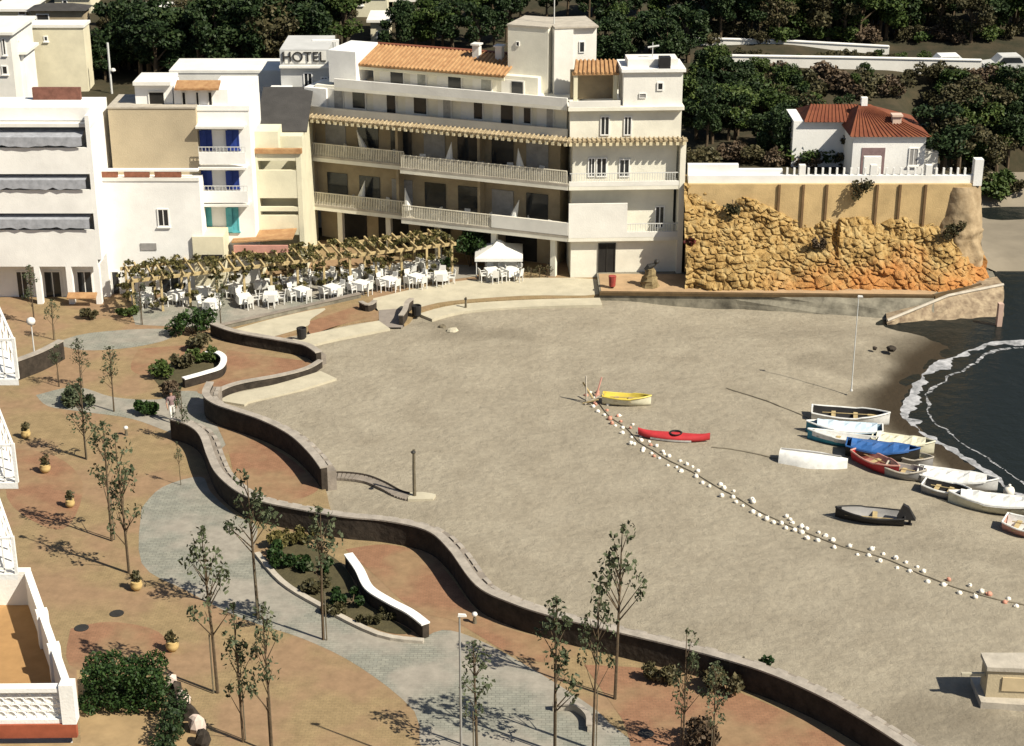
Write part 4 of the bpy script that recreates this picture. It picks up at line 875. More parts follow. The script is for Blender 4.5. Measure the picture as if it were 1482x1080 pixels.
# roadside walls at the upper right
for lab, pts, h in (('upper long white roadside wall below the dark woods, top right', ((1004,72,141),(1140,76,141),(1286,84,141)), 0.8), ('lower long white roadside wall with gaps above the scrub, top right', ((1036,94,134.5),(1230,97,134.5),(1420,101,134.5)), 0.6)):
    w = []
    for px, py, Y in pts: x, z = FY(px, py, Y); w.append(Vec((x, Y, z+.1)))
    t = thing('roadside_wall', lab, 'wall', w[0])
    def rr(b):
        for a, c in zip(w[:-1], w[1:]):
            b.hexa([(a.x, a.y, a.z-1.5), (c.x, c.y, c.z-1.5), (c.x, c.y+.3, c.z-1.5), (a.x, a.y+.3, a.z-1.5), (a.x, a.y, a.z+h), (c.x, c.y, c.z+h), (c.x, c.y+.3, c.z+h), (a.x, a.y+.3, a.z+h)])
    part(t, 'wall_face', WHITE2, rr)
    part(t, 'wall_coping', WHITE, lambda b: [b.hexa([(a.x, a.y-.08, a.z+h), (c.x, c.y-.08, c.z+h), (c.x, c.y+.38, c.z+h), (a.x, a.y+.38, a.z+h), (a.x, a.y-.08, a.z+h+.08), (c.x, c.y-.08, c.z+h+.08), (c.x, c.y+.38, c.z+h+.08), (a.x, a.y+.38, a.z+h+.08)]) for a, c in zip(w[:-1], w[1:])])
zr = float(FY(1230, 96, 136)[1])-0.75
mb = MB(); mb.box(12, 90, 134.85, 139.2, zr-2.5, zr); struct('road', mb, mat('asphalt', (0.06, 0.058, 0.055), 0.9, 0.2, 1))
def car(px, Y, z, rz, m, label):
    x = FY(px, 80, Y)[0]; t = thing('parked_car', label, 'car', (x, Y, z), 'cars parked on the hill road')
    def body(b):
        prof = [(-2.0, .35), (-2.0, .8), (-1.1, .92), (-0.6, 1.42), (0.9, 1.45), (1.5, .95), (2.0, .85), (2.0, .35)]
        k = len(prof); a = [(x+p, Y-.8, z+q) for p, q in prof]; c = [(x+p, Y+.8, z+q) for p, q in prof]
        b.quad(*a); b.quad(*c[::-1])
        for i in range(k): b.quad(a[i], c[i], c[(i+1) % k], a[(i+1) % k])
    part(t, 'body', m, body)
    for sx in (-1.25, 1.25):
        for sy in (-.8, .8): part(t, 'wheel', RUBBER, lambda b: b.tube([(x+sx, Y+sy-.09, z+.32), (x+sx, Y+sy+.09, z+.32)], .32, 12))
    part(t, 'side_window', GLASS, lambda b: b.hexa([(x-.85, Y-.83, z+.95), (x+1.1, Y-.83, z+.95), (x+1.1, Y-.801, z+.95), (x-.85, Y-.801, z+.95), (x-.5, Y-.83, z+1.35), (x+.8, Y-.83, z+1.35), (x+.8, Y-.801, z+1.35), (x-.5, Y-.801, z+1.35)]))
car(1370, 137.2, zr, 0, WHITE, 'white car behind the lower roadside wall, left of the other car')
car(1458, 137.2, zr, 0, PALEMETAL, 'silver white car behind the roadside wall at the right edge')

# ------------------------------------------------------------------ foliage prototypes
def leaves(mb, centres, n, size, rng, flat=0.75):
    for (x, y, z, r) in centres:
        for _ in range(int(n)):
            d = rng.normal(size=3); d /= np.linalg.norm(d)+1e-9; rr = r*rng.uniform(0.35, 1.0)**0.6
            c = np.array([x, y, z])+d*rr*np.array([1, 1, flat])
            a = rng.normal(size=3); a /= np.linalg.norm(a); b = np.cross(a, rng.normal(size=3)); b /= np.linalg.norm(b)+1e-9
            s1 = size*rng.uniform(0.6, 1.35); s2 = s1*rng.uniform(0.45, 0.8)
            mb.quad(c-a*s1*.5-b*s2*.5, c+a*s1*.5-b*s2*.35, c+a*s1*.55+b*s2*.4, c-a*s1*.45+b*s2*.5)
def hill_proto(name, cat, kind, seed, lm):
    """unit tree: about 1 m tall; scaled when placed"""
    rng = np.random.RandomState(seed); t = thing(name, '', cat)
    tb, cb = MB(), MB(); cen = []
    if kind == 'pine':
        th = rng.uniform(0.35, 0.5); top = Vec((rng.uniform(-.06, .06), rng.uniform(-.06, .06), 0.9))
        tb.tube([(0, 0, -0.1), (top.x*.3, top.y*.3, .4), tuple(top)], [.03, .022, .006], 6)
        for i in range(9):
            a = rng.uniform(0, 6.28); h = rng.uniform(th, .88); rr = rng.uniform(.06, .26)*(1.25-h)
            e = Vec((math.cos(a)*rr*1.25, math.sin(a)*rr*1.25, h)); tb.tube([(top.x*h, top.y*h, h-.12), tuple(e)], [.012, .004], 4); cen.append((e.x, e.y, e.z, rng.uniform(.09, .17)))
        cen.append((top.x, top.y, .9, .11)); n = 210; sz = .04
    elif kind == 'broad':
        tb.tube([(0, 0, -0.1), (.01, 0, .25), (0, .02, .6)], [.035, .028, .012], 6)
        for i in range(11):
            a = rng.uniform(0, 6.28); h = rng.uniform(.3, .86); rr = rng.uniform(.1, .36)*math.sin(min(1, max(.25, (h-.1)))*3.0)
            e = Vec((math.cos(a)*rr, math.sin(a)*rr, h)); tb.tube([(0, 0, h*.55), tuple(e)], [.014, .004], 4); cen.append((e.x, e.y, e.z, rng.uniform(.11, .2)))
        n = 210; sz = .042
    elif kind == 'bush':
        for i in range(7):
            a = rng.uniform(0, 6.28); rr = rng.uniform(0, .5); h = rng.uniform(.2, .62)
            e = Vec((math.cos(a)*rr, math.sin(a)*rr, h)); tb.tube([(0, 0, -.1), tuple(e)], [.02, .006], 4); cen.append((e.x, e.y, e.z, rng.uniform(.2, .36)))
        n = 110; sz = .1
    leaves(cb, cen, n, sz, rng)
    tb.build('stem' if kind == 'bush' else 'trunk', BARK, t); cb.build('foliage' if kind == 'bush' else 'crown', lm, t)
    return t
PRO = {'pine': [hill_proto('pine_tree', 'tree', 'pine', k, LEAF_PINE) for k in (1, 2, 3)],
       'broad': [hill_proto('broadleaf_tree', 'tree', 'broad', k, LEAF_GREEN) for k in (11, 12)],
       'dark': [hill_proto('dark_tree', 'tree', 'broad', k, LEAF_PINE) for k in (15, 16)],
       'olive': [hill_proto('olive_tree', 'tree', 'broad', k, LEAF_OLIVE) for k in (17, 18)],
       'scrub': [hill_proto('scrub_bush', 'bush', 'bush', k, LEAF_OLIVE) for k in (21, 22)],
       'gscrub': [hill_proto('green_bush', 'bush', 'bush', k, LEAF_GREEN) for k in (25, 26)],
       'dry': [hill_proto('dry_bush', 'bush', 'bush', k, LEAF_DRY) for k in (31, 32)]}
DESC = {'pine': 'ragged dark pine', 'broad': 'leafy green tree', 'dark': 'blackish bushy tree', 'olive': 'brownish olive tree', 'scrub': 'dull olive bush', 'gscrub': 'rounded green bush', 'dry': 'dry brown bush'}
ORD = ['first', 'second', 'third', 'fourth', 'fifth', 'sixth', 'seventh', 'eighth', 'ninth', 'tenth', 'eleventh', 'twelfth', 'thirteenth', 'fourteenth', 'fifteenth', 'sixteenth', 'seventeenth', 'eighteenth', 'nineteenth', 'twentieth', 'twenty first', 'twenty second', 'twenty third', 'twenty fourth', 'twenty fifth', 'twenty sixth', 'twenty seventh', 'twenty eighth', 'twenty ninth', 'thirtieth']
used = set(); hr = random.Random(42)
def scatter(place, x0, x1, y0, y1, n, h0, h1, kinds, group, avoid=()):
    pts = []
    for _ in range(n*60):
        if len(pts) >= n: break
        px, py = hr.uniform(x0, x1), hr.uniform(y0, y1)
        if any(a <= px <= c and b_ <= py <= d for a, c, b_, d in avoid): continue
        if any(abs(px-q[0]) < (x1-x0)/n*0.55 and abs(py-q[1]) < 14 for q in pts): continue
        pts.append((px, py))
    pts.sort(); cnt = {}
    for px, py in pts:
        k = hr.choice(kinds); cnt[k] = cnt.get(k, 0)+1
        pos = hit(px, py); h = hr.uniform(h0, h1); w = h*hr.uniform(0.9, 1.3)
        lab = '%s %s %s from left' % (DESC[k], place+',', ORD[cnt[k]-1])
        pr = hr.choice(PRO[k]); free = [p for p in PRO[k] if p.name not in used]
        if free: pr = free[0]; used.add(pr.name); pr.location = pos; pr.rotation_euler.z = hr.uniform(0, 6); pr.scale = (w, w, h); pr['label'] = lab; pr['group'] = group
        else: dup(pr, pos, hr.uniform(0, 6), (w, w, h), lab, group)
scatter('behind the left houses', 165, 400, 100, 126, 19, 5.2, 6.8, ['pine', 'dark', 'pine', 'dark', 'olive'], 'trees behind the left houses')
scatter('beside the cream hill house', 84, 160, 108, 126, 8, 3.0, 4.0, ['dark', 'pine'], 'trees beside the cream hill house')
scatter('high above the left houses', 165, 420, 48, 80, 18, 2.6, 3.7, ['pine', 'dark', 'dark', 'olive'], 'trees high above the left houses', avoid=((188, 262, 0, 90), (306, 352, 0, 90)))
scatter('above the sign building', 400, 504, 56, 96, 11, 4.2, 5.6, ['pine', 'broad', 'dark'], 'trees above the sign building')
scatter('at the top edge above the left houses', 150, 520, 18, 40, 12, 1.2, 1.9, ['pine', 'dark', 'olive'], 'trees along the left top edge', avoid=((185, 335, 0, 22), (196, 258, 0, 60), (310, 350, 0, 60)))
scatter('above the orange hotel roof', 560, 735, 52, 84, 11, 3.2, 4.6, ['pine', 'dark', 'broad'], 'trees above the hotel roof', avoid=((505, 616, 0, 70),))
scatter('at the top edge beside the hotel tower', 610, 1000, 14, 44, 18, 3.6, 4.8, ['pine', 'dark', 'broad'], 'trees at the top edge by the tower')
scatter('right of the hotel tower', 862, 1000, 60, 112, 12, 3.4, 4.8, ['broad', 'dark', 'pine'], 'trees right of the hotel tower')
scatter('in the wood above the road walls', 1005, 1482, 44, 64, 30, 4.2, 5.6, ['pine', 'dark', 'broad', 'olive'], 'wood above the road walls')
scatter('in the upper wood at the top right', 1005, 1482, 8, 34, 30, 3.8, 5.2, ['pine', 'dark', 'olive', 'broad'], 'upper wood at the top right')
scatter('between the two road walls', 1060, 1340, 84, 91, 13, 0.8, 1.1, ['gscrub', 'scrub'], 'bushes between the road walls')
scatter('on the slope below the road walls', 1050, 1482, 116, 158, 30, 1.7, 2.6, ['scrub', 'dry', 'gscrub', 'dry', 'broad'], 'scrub below the road walls')
scatter('beside the hotel end wall', 992, 1075, 118, 232, 20, 3.0, 4.2, ['dark', 'pine', 'broad'], 'trees beside the hotel end wall')
scatter('left of the villa', 1075, 1228, 160, 238, 30, 2.6, 3.8, ['broad', 'gscrub', 'olive', 'dark', 'broad'], 'trees left of the villa', avoid=((1160, 1228, 150, 186),))
scatter('right of the villa', 1352, 1482, 170, 262, 26, 3.4, 4.8, ['dark', 'pine', 'olive', 'broad'], 'trees right of the villa')
scatter('low over the far beach at the right edge', 1408, 1482, 262, 286, 7, 1.6, 2.4, ['scrub', 'gscrub'], 'bushes above the far beach')
scatter('along the white cliff parapet', 1005, 1230, 232, 243, 12, 1.2, 1.9, ['dry', 'gscrub', 'scrub'], 'bushes along the cliff parapet')
scatter('under the wood above the road walls', 1005, 1482, 52, 66, 24, 1.3, 2.0, ['scrub', 'gscrub', 'dry'], 'undergrowth above the road walls')
scatter('in the second row of the top right wood', 1005, 1482, 30, 46, 20, 3.6, 4.8, ['dark', 'pine', 'broad'], 'second row of the top right wood')
scatter('under the trees behind the left houses', 130, 420, 84, 104, 16, 1.6, 2.4, ['scrub', 'gscrub', 'dry'], 'undergrowth behind the left houses')
scatter('before the left wing of the villa', 1165, 1232, 222, 242, 9, 1.8, 2.6, ['gscrub', 'dry', 'scrub'], 'bushes before the villa wing')
for k in PRO:
    for p in PRO[k]:
        if p.name not in used:
            for ch in list(p.children): bpy.data.objects.remove(ch)
            bpy.data.objects.remove(p)

# ------------------------------------------------------------------ young street trees
def young_proto(seed, crown):
    rng = np.random.RandomState(seed); t = thing('young_tree', '', 'tree'); tb, cb, sb = MB(), MB(), MB()
    lean = rng.uniform(-.03, .03)
    tb.tube([(0, 0, 0), (lean*.4, 0, .35), (lean, .01, .7), (lean*1.3, .01, .98)], [.011, .009, .006, .002], 6)
    cen = []
    lo_, hi = crown
    for i in range(15):
        h = rng.uniform(lo_, hi); a = rng.uniform(0, 6.28); f = (h-lo_)/(hi-lo_); rr = rng.uniform(.05, .16)*(1.1-0.75*f)
        e = Vec((lean+math.cos(a)*rr, math.sin(a)*rr, h)); tb.tube([(lean*h, 0, h-.1-rr*.5), tuple(e)], [.005, .0015], 4)
        cen.append((e.x, e.y, e.z, rng.uniform(.03, .075)))
    cen.append((lean*1.3, 0, .96, .02))
    leaves(cb, cen, 26, .0225, rng, 1.3)
    sb.tube([(.018, .018, 0), (.018, .018, .36)], .005, 5)
    tb.build('trunk', BARK, t); cb.build('crown', LEAF_YOUNG, t); sb.build('stake', BARKG, t)
    return t
YP = [young_proto(51, (.42, .95)), young_proto(52, (.5, .95)), young_proto(53, (.6, .97)), young_proto(54, (.33, .9))]
YT = [((162,783),(168,606),0,1.1,'slim young tree in front of the grey path, left one of the close pair'),
 ((187,830),(210,622),3,1.0,'taller young tree at the grey path edge, right one of the close pair'),
 ((315,1003),(330,760),1,1.0,'young tree with a round tuft shading the grey path left of the planter'),
 ((374,895),(392,680),2,1.1,'young tree with a high tuft standing over the end of the long dark wall'),
 ((468,926),(490,728),2,1.1,'young tree with a dark green top rising from the soil planter'),
 ((352,1074),(376,868),3,1.0,'young tree at the bottom left with a thin split crown beside a pale stake'),
 ((394,1090),(402,868),0,.9,'pale stemmed young tree at the bottom, right beside its twin'),
 ((690,1085),(688,925),0,1.3,'low dark young tree behind the tall lamp post on the grey path'),
 ((803,1088),(806,858),0,1.1,'young tree with two dark leaf tufts by the pale curved bench wall'),
 ((858,1085),(862,842),1,.8,'thin young tree right of the pale curved bench wall'),
 ((890,1012),(924,756),2,.9,'tallest spindly young tree with bare upper twigs on the orange strip'),
 ((988,1085),(990,905),3,.9,'young tree before the dark sea wall, left one of the bottom right pair'),
 ((1032,1090),(1042,955),0,1.2,'young tree before the dark sea wall, right one of the bottom right pair'),
 ((125,664),(118,545),3,1.5,'young tree with bushy top on the ochre paving left of the grey band'),
 ((118,562),(122,488),0,1.4,'small young tree above the upper grey band near the left edge'),
 ((165,596),(163,500),1,1.2,'thin young tree standing on the greenish grey band'),
 ((86,560),(82,500),2,1.3,'little sapling beside the low dark wall'),
 ((262,702),(262,640),2,.7,'bare sapling on ochre ground left of the long dark wall head'),
 ((266,640),(262,558),3,1.2,'young tree beside the walking person in pale trousers'),
 ((78,492),(75,432),1,1.4,'young tree in front of the apartment shopfronts, left one'),
 ((50,470),(50,382),0,1.3,'bushy young tree before the pillars of the apartment block'),
 ((206,470),(204,395),3,1.2,'young tree at the left end of the vine pergola'),
 ((320,470),(322,398),0,1.0,'young tree between pergola and low grey planter')]
for i, (bp_, tp_, k, wf, lab) in enumerate(YT):
    p = G(*bp_); hgt = FY(tp_[0], tp_[1], p.y)[1]; pr = YP[k]
    if k not in used:
        used.add(k); o = pr; o.location = p; o.rotation_euler.z = i*1.3; o['label'] = lab
    else: o = dup(pr, p, i*1.3, 1, lab)
    o.scale = (hgt*wf*.86, hgt*wf*.86, hgt); o['group'] = 'young trees planted along the promenade'
# green bushes on the ground
def gbush(px, py, w, h, lm, label, cat='bush', z=0.0, seed=1, nm='garden_bush', n=160):
    rng = np.random.RandomState(seed); p = G(px, py, z); t = thing(nm, label, cat, p); cb, tb = MB(), MB()
    cen = [(p.x+rng.uniform(-.5, .5)*w, p.y+rng.uniform(-.35, .35)*w, z+h*rng.uniform(.35, .75), min(w, h)*rng.uniform(.25, .42)) for _ in range(8)]
    leaves(cb, cen, n, .16, rng, 1.0)
    for c in cen: tb.tube([(p.x, p.y, z), c[:3]], [.04, .01], 4)
    cb.build('foliage', lm, t); tb.build('stem', BARK, t); return t
gbush(280, 484, 2.0, 1.5, LEAF_HEDGE, 'dense green shrub at the head of the short dark sea wall', seed=4)
gbush(112, 585, 1.6, 1.1, LEAF_YOUNG, 'grey green clump on the greenish grey band beside a young tree', seed=5)
gbush(214, 600, 1.1, .7, LEAF_HEDGE, 'small green tuft at the edge of the greenish grey band', seed=6)
for i, (px, py, w, h, lm, lab) in enumerate(((240, 545, 1.5, .9, LEAF_GREEN, 'dark shrub filling the left end of the small white walled planter'), (262, 530, 1.3, .8, LEAF_OLIVE, 'olive shrub in the middle of the small white walled planter'), (292, 524, 1.3, .8, LEAF_GREEN, 'shrub at the right end of the small white walled planter'), (286, 508, 1.0, 1.0, LEAF_OLIVE, 'yellowish shrub just above the small white walled planter'), (252, 575, 1.0, 1.0, LEAF_DRY, 'dry brown shrub below the small white walled planter'),
  (420, 815, 2.0, .8, LEAF_HEDGE, 'dark green shrub at the upper end of the large soil planter'), (470, 850, 1.8, .6, LEAF_OLIVE, 'olive ground shrub in the middle of the large soil planter'), (510, 872, 1.6, .55, LEAF_HEDGE, 'low green shrub against the white capped planter wall'), (545, 898, 1.4, .4, LEAF_OLIVE, 'flat olive shrub at the lower tip of the large soil planter'), (408, 792, 1.0, .8, LEAF_VINE, 'pale yellowish shrub at the top corner of the large soil planter'), (440, 785, 1.1, .6, LEAF_VINE, 'pale dry shrub between the long dark wall and the soil planter'), (455, 828, 1.4, .55, LEAF_HEDGE, 'small dark shrub near the top of the large soil planter'), (490, 888, 1.3, .4, LEAF_OLIVE, 'thin olive shrub along the kerb of the large soil planter'),
  (1085, 985, 1.5, .8, LEAF_HEDGE, 'green shrub hugging the foot of the dark sea wall, bottom right'), (1050, 1000, 1.3, .9, LEAF_OLIVE, 'olive shrub beside the bottom right pair of young trees'), (1010, 1075, 1.0, .9, LEAF_DRY, 'dry brown shrub between the bottom right young trees'), (955, 990, 1.0, .7, LEAF_OLIVE, 'small olive shrub at the wall foot under the spindly tree'), (640, 392, 1.0, 1.0, LEAF_HEDGE, 'dark shrub at the right end of the vine pergola'), (130, 462, .8, .6, LEAF_OLIVE, 'olive clump before the shopfronts, right of the young tree'), (185, 458, .9, .6, LEAF_GREEN, 'green clump at the pergola foot by the shop door'))):
    gbush(px, py, w, h, lm, lab, seed=60+i, z=0.0, n=90)
# earthenware pots with small plants
def pot(px, py, s, label, seed):
    p = G(px, py); t = thing('plant_pot', label, 'plant pot', p, 'yellow pots on the ochre paving'); rng = np.random.RandomState(seed)
    part(t, 'pot', POT, lambda b: b.lathe([(.16*s, 0), (.3*s, .18*s), (.34*s, .36*s), (.27*s, .5*s), (.3*s, .56*s), (.24*s, .54*s)], p, 14), smooth=True)
    cb = MB(); leaves(cb, [(p.x+rng.uniform(-.1, .1), p.y, p.z+.75*s+rng.uniform(-.1, .2), .22*s) for _ in range(4)], 34, .12, rng, 1.1); cb.build('plant', LEAF_OLIVE, t)
    part(t, 'stem', BARK, lambda b: b.tube([p+Vec((0, 0, .5*s)), p+Vec((.03, 0, .85*s))], .03*s, 5))
for i, (px, py, s, lab) in enumerate(((38, 634, 1.1, 'yellow pot with a sprig at the left edge, highest up the paving'), (66, 684, 1.2, 'brownish yellow pot with an olive plant left of the bushy young tree'), (102, 734, 1.0, 'yellow pot with a dark sprig left of the close pair of young trees'), (198, 854, 1.15, 'yellow pot with a plant just right of the taller young tree'), (250, 942, 1.2, 'yellow pot with a spreading plant above the hedge'), (598, 1094-50, .01, ''))):
    if s > .1: pot(px, py, s*.68, lab, 80+i)
# long hedge and cafe planter
def hedge(label, x0, x1, y0, y1, z0, z1, seed, nm='hedge', dens=110, lm=None):
    rng = np.random.RandomState(seed); t = thing(nm, label, 'hedge', ((x0+x1)/2, (y0+y1)/2, z0)); cb = MB(); cen = []
    nx = max(1, int((x1-x0)/.5)); ny = max(1, int((y1-y0)/.5)); nz = max(1, int((z1-z0)/.5))
    for i in range(nx):
        for j in range(ny):
            for k in range(nz):
                cen.append((x0+(i+.5)*(x1-x0)/nx+rng.uniform(-.1, .1), y0+(j+.5)*(y1-y0)/ny, z0+(k+.5)*(z1-z0)/nz+rng.uniform(-.06, .1), .36))
    leaves(cb, cen, int(dens*1.5), .075, rng, 1.0); cb.build('foliage', lm or LEAF_HEDGE, t)
    part(t, 'stem', BARK, lambda b: [b.tube([(x0+(i+.5)*(x1-x0)/nx, (y0+y1)/2, z0), (x0+(i+.5)*(x1-x0)/nx, (y0+y1)/2, z1-.3)], .035, 5) for i in range(nx)])
    return t
p = G(750, 405); hedge('clipped grey green hedge right of the white pavilion by the hotel', p.x, p.x+2.2, p.y, p.y+0.9, 0, .95, 91, lm=LEAF_OLIVE, dens=60)
gb = G(690, 384); 
gbush(680, 386, 1.6, 2.8, LEAF_HEDGE, 'tall dark green tree shaped shrub behind the white pavilion', seed=93, n=220)

# ------------------------------------------------------------------ cafe: pergola, chairs, tables, pavilion
pg = thing('pergola', 'long vine covered wooden pergola along the cafe terrace in front of the hotel', 'pergola', (-13, 103, 0))
PA = G(196, 456); PB = G(655, 400); FP = Face(PA, PB); PD = 2.7
nb = 13; PH = 2.05
for i in range(nb):
    u = FP.L*i/(nb-1)
    for d in (-0.1, -PD):
        part(pg, 'post', WOODPALE, lambda b: FP.box(b, u-.07, u+.07, d-.07, d+.07, 0, PH))
part(pg, 'front_beam', WOODPALE, lambda b: FP.box(b, -.3, FP.L+.3, -.18, -.04, PH+.001, PH+.2))
part(pg, 'rear_beam', WOODPALE, lambda b: FP.box(b, -.3, FP.L+.3, -PD-.07, -PD+.07, PH+.001, PH+.2))
for i in range(34):
    u = FP.L*i/33; part(pg, 'rafter', WOODPALE, lambda b: FP.box(b, u-.05, u+.05, -PD-.4, .45, PH+.201, PH+.34))
cb = MB(); rng = np.random.RandomState(77); cen = []
for i in range(95):
    q = FP.P(rng.uniform(0, FP.L), rng.uniform(-PD, .3), PH+.4+rng.uniform(-.1, .15)); cen.append((*q, rng.uniform(.2, .5)))
for i in range(nb):
    for k in range(10):
        q = FP.P(FP.L*i/(nb-1)+rng.uniform(-.55, .55), rng.choice([0, -PD])+rng.uniform(-.3, .2), rng.uniform(.5, PH+.2)); cen.append((*q, rng.uniform(.15, .32)))
leaves(cb, cen, 36, .17, rng, .45); vo = cb.build('vine', LEAF_VINE, pg); vo['kind'] = 'stuff'
ch0 = None
def chair_mesh():
    b = MB()
    b.box(-.22, .22, -.22, .22, .42, .46)
    b.hexa([(-.22, .19, .46), (.22, .19, .46), (.22, .23, .46), (-.22, .23, .46), (-.2, .27, .9), (.2, .27, .9), (.2, .31, .9), (-.2, .31, .9)])
    for sx in (-.19, .19):
        for sy in (-.19, .19): b.box(sx-.025, sx+.025, sy-.025, sy+.025, 0, .42)
        b.box(sx-.03, sx+.03, -.2, .24, .64, .67); b.box(sx-.02, sx+.02, -.2, -.16, .46, .64)
    me = bpy.data.meshes.new('cafe_chair'); me.from_pydata(b.v, [], b.f); me.materials.append(PLASTW); return me
CM = chair_mesh()
def table_mesh():
    b = MB(); b.box(-.4, .4, -.4, .4, .7, .74)
    for i, (ax, ay) in enumerate(((-1, -1), (1, -1), (1, 1), (-1, 1))):
        bx, by = ((1, -1), (1, 1), (-1, 1), (-1, -1))[i]
        b.quad((ax*.41, ay*.41, .742), (bx*.41, by*.41, .742), (bx*.45, by*.45, .32), (0.5*(ax+bx)*.48, .5*(ay+by)*.48, .28), (ax*.45, ay*.45, .32))
    b.quad((-.41, -.41, .745), (.41, -.41, .745), (.41, .41, .745), (-.41, .41, .745))
    for sx in (-.3, .3):
        for sy in (-.3, .3): b.box(sx-.03, sx+.03, sy-.03, sy+.03, 0, .7)
    me = bpy.data.meshes.new('cafe_table'); me.from_pydata(b.v, [], b.f); me.materials.append(CLOTHW); return me
TM = table_mesh()
cr = random.Random(9)
def place(name, me, x, y, rz, label, cat, group, z=0.0):
    o = bpy.data.objects.new(name, me); COL.objects.link(o); o.location = (x, y, z); o.rotation_euler = (0, 0, rz); return tag(o, label, cat, group)
def table_set(x, y, a, where):
    place('cafe_table', TM, x, y, a, 'white clothed cafe table '+where, 'table', 'cafe tables '+where)
    for k in range(4):
        if cr.random() < .12: continue
        t = a+k*math.pi/2+cr.uniform(-.2, .2); d = cr.uniform(.6, .75)
        place('cafe_chair', CM, x+math.sin(t)*d, y-math.cos(t)*d, t+math.pi+cr.uniform(-.2, .2), 'white plastic cafe chair '+where, 'chair', 'cafe chairs '+where)
for i in range(11):
    for d in (0.95, -1.4):
        u = FP.L*(i+.5)/11+cr.uniform(-.25, .25)
        if d > 0 and i < 2: continue
        q = FP.P(u, d+cr.uniform(-.15, .15), 0); table_set(q[0], q[1], cr.uniform(0, 1.5), 'on the open terrace before the pergola' if d > 0 else 'in the shade under the pergola')
for px, py in ((712, 405), (738, 404)):
    p = G(px, py); table_set(p.x, p.y, cr.uniform(0, 1), 'beside the white pavilion')
sheet('cafe_terrace_paving', [(190,452),(196,470),(320,476),(450,440),(560,416),(690,400),(700,385),(600,380),(400,400),(250,420)], GREYP, 0.006, 1)
# low planter rail in front of the terrace
wavy_wall('low grey green kerb wall edging the cafe terrace above the cream path', [(310,478),(380,462),(450,446),(520,430)], .25, .2, 0, 1, QUAYC, BENCHST, 'terrace_kerb')
pvp = G(722, 398); pv = thing('pavilion', 'white square canvas pavilion with a peaked top near the hotel corner', 'pavilion', pvp)
def canopy(b):
    x, y = pvp.x, pvp.y+1.0; s = 1.55; z0 = FY(722, 372, y)[1]+.4; z1 = z0+.75; ins = .45
    r0 = [(x-s, y-s, z0-.22), (x+s, y-s, z0-.22), (x+s, y+s, z0-.22), (x-s, y+s, z0-.22)]; r1 = [(p[0], p[1], z0) for p in r0]
    r2 = [(x-ins, y-ins, z0+.42), (x+ins, y-ins, z0+.42), (x+ins, y+ins, z0+.42), (x-ins, y+ins, z0+.42)]; r3 = [(x-.1, y-.1, z1), (x+.1, y-.1, z1), (x+.1, y+.1, z1), (x-.1, y+.1, z1)]
    for a, c in ((r0, r1), (r1, r2), (r2, r3)):
        for i in range(4): b.quad(a[i], a[(i+1) % 4], c[(i+1) % 4], c[i])
    b.quad(*r3)
part(pv, 'canopy', CLOTHW, canopy)
for sx in (-1.45, 1.45):
    for sy in (-1.45, 1.45): part(pv, 'pole', PALEMETAL, lambda b: b.tube([(pvp.x+sx, pvp.y+1+sy, 0), (pvp.x+sx, pvp.y+1+sy, FY(722, 372, pvp.y+1)[1]+.35)], .04, 6))
part(pv, 'counter', WHITE2, lambda b: b.box(pvp.x-.9, pvp.x+1.2, pvp.y+.1, pvp.y+.5, 0, .9))

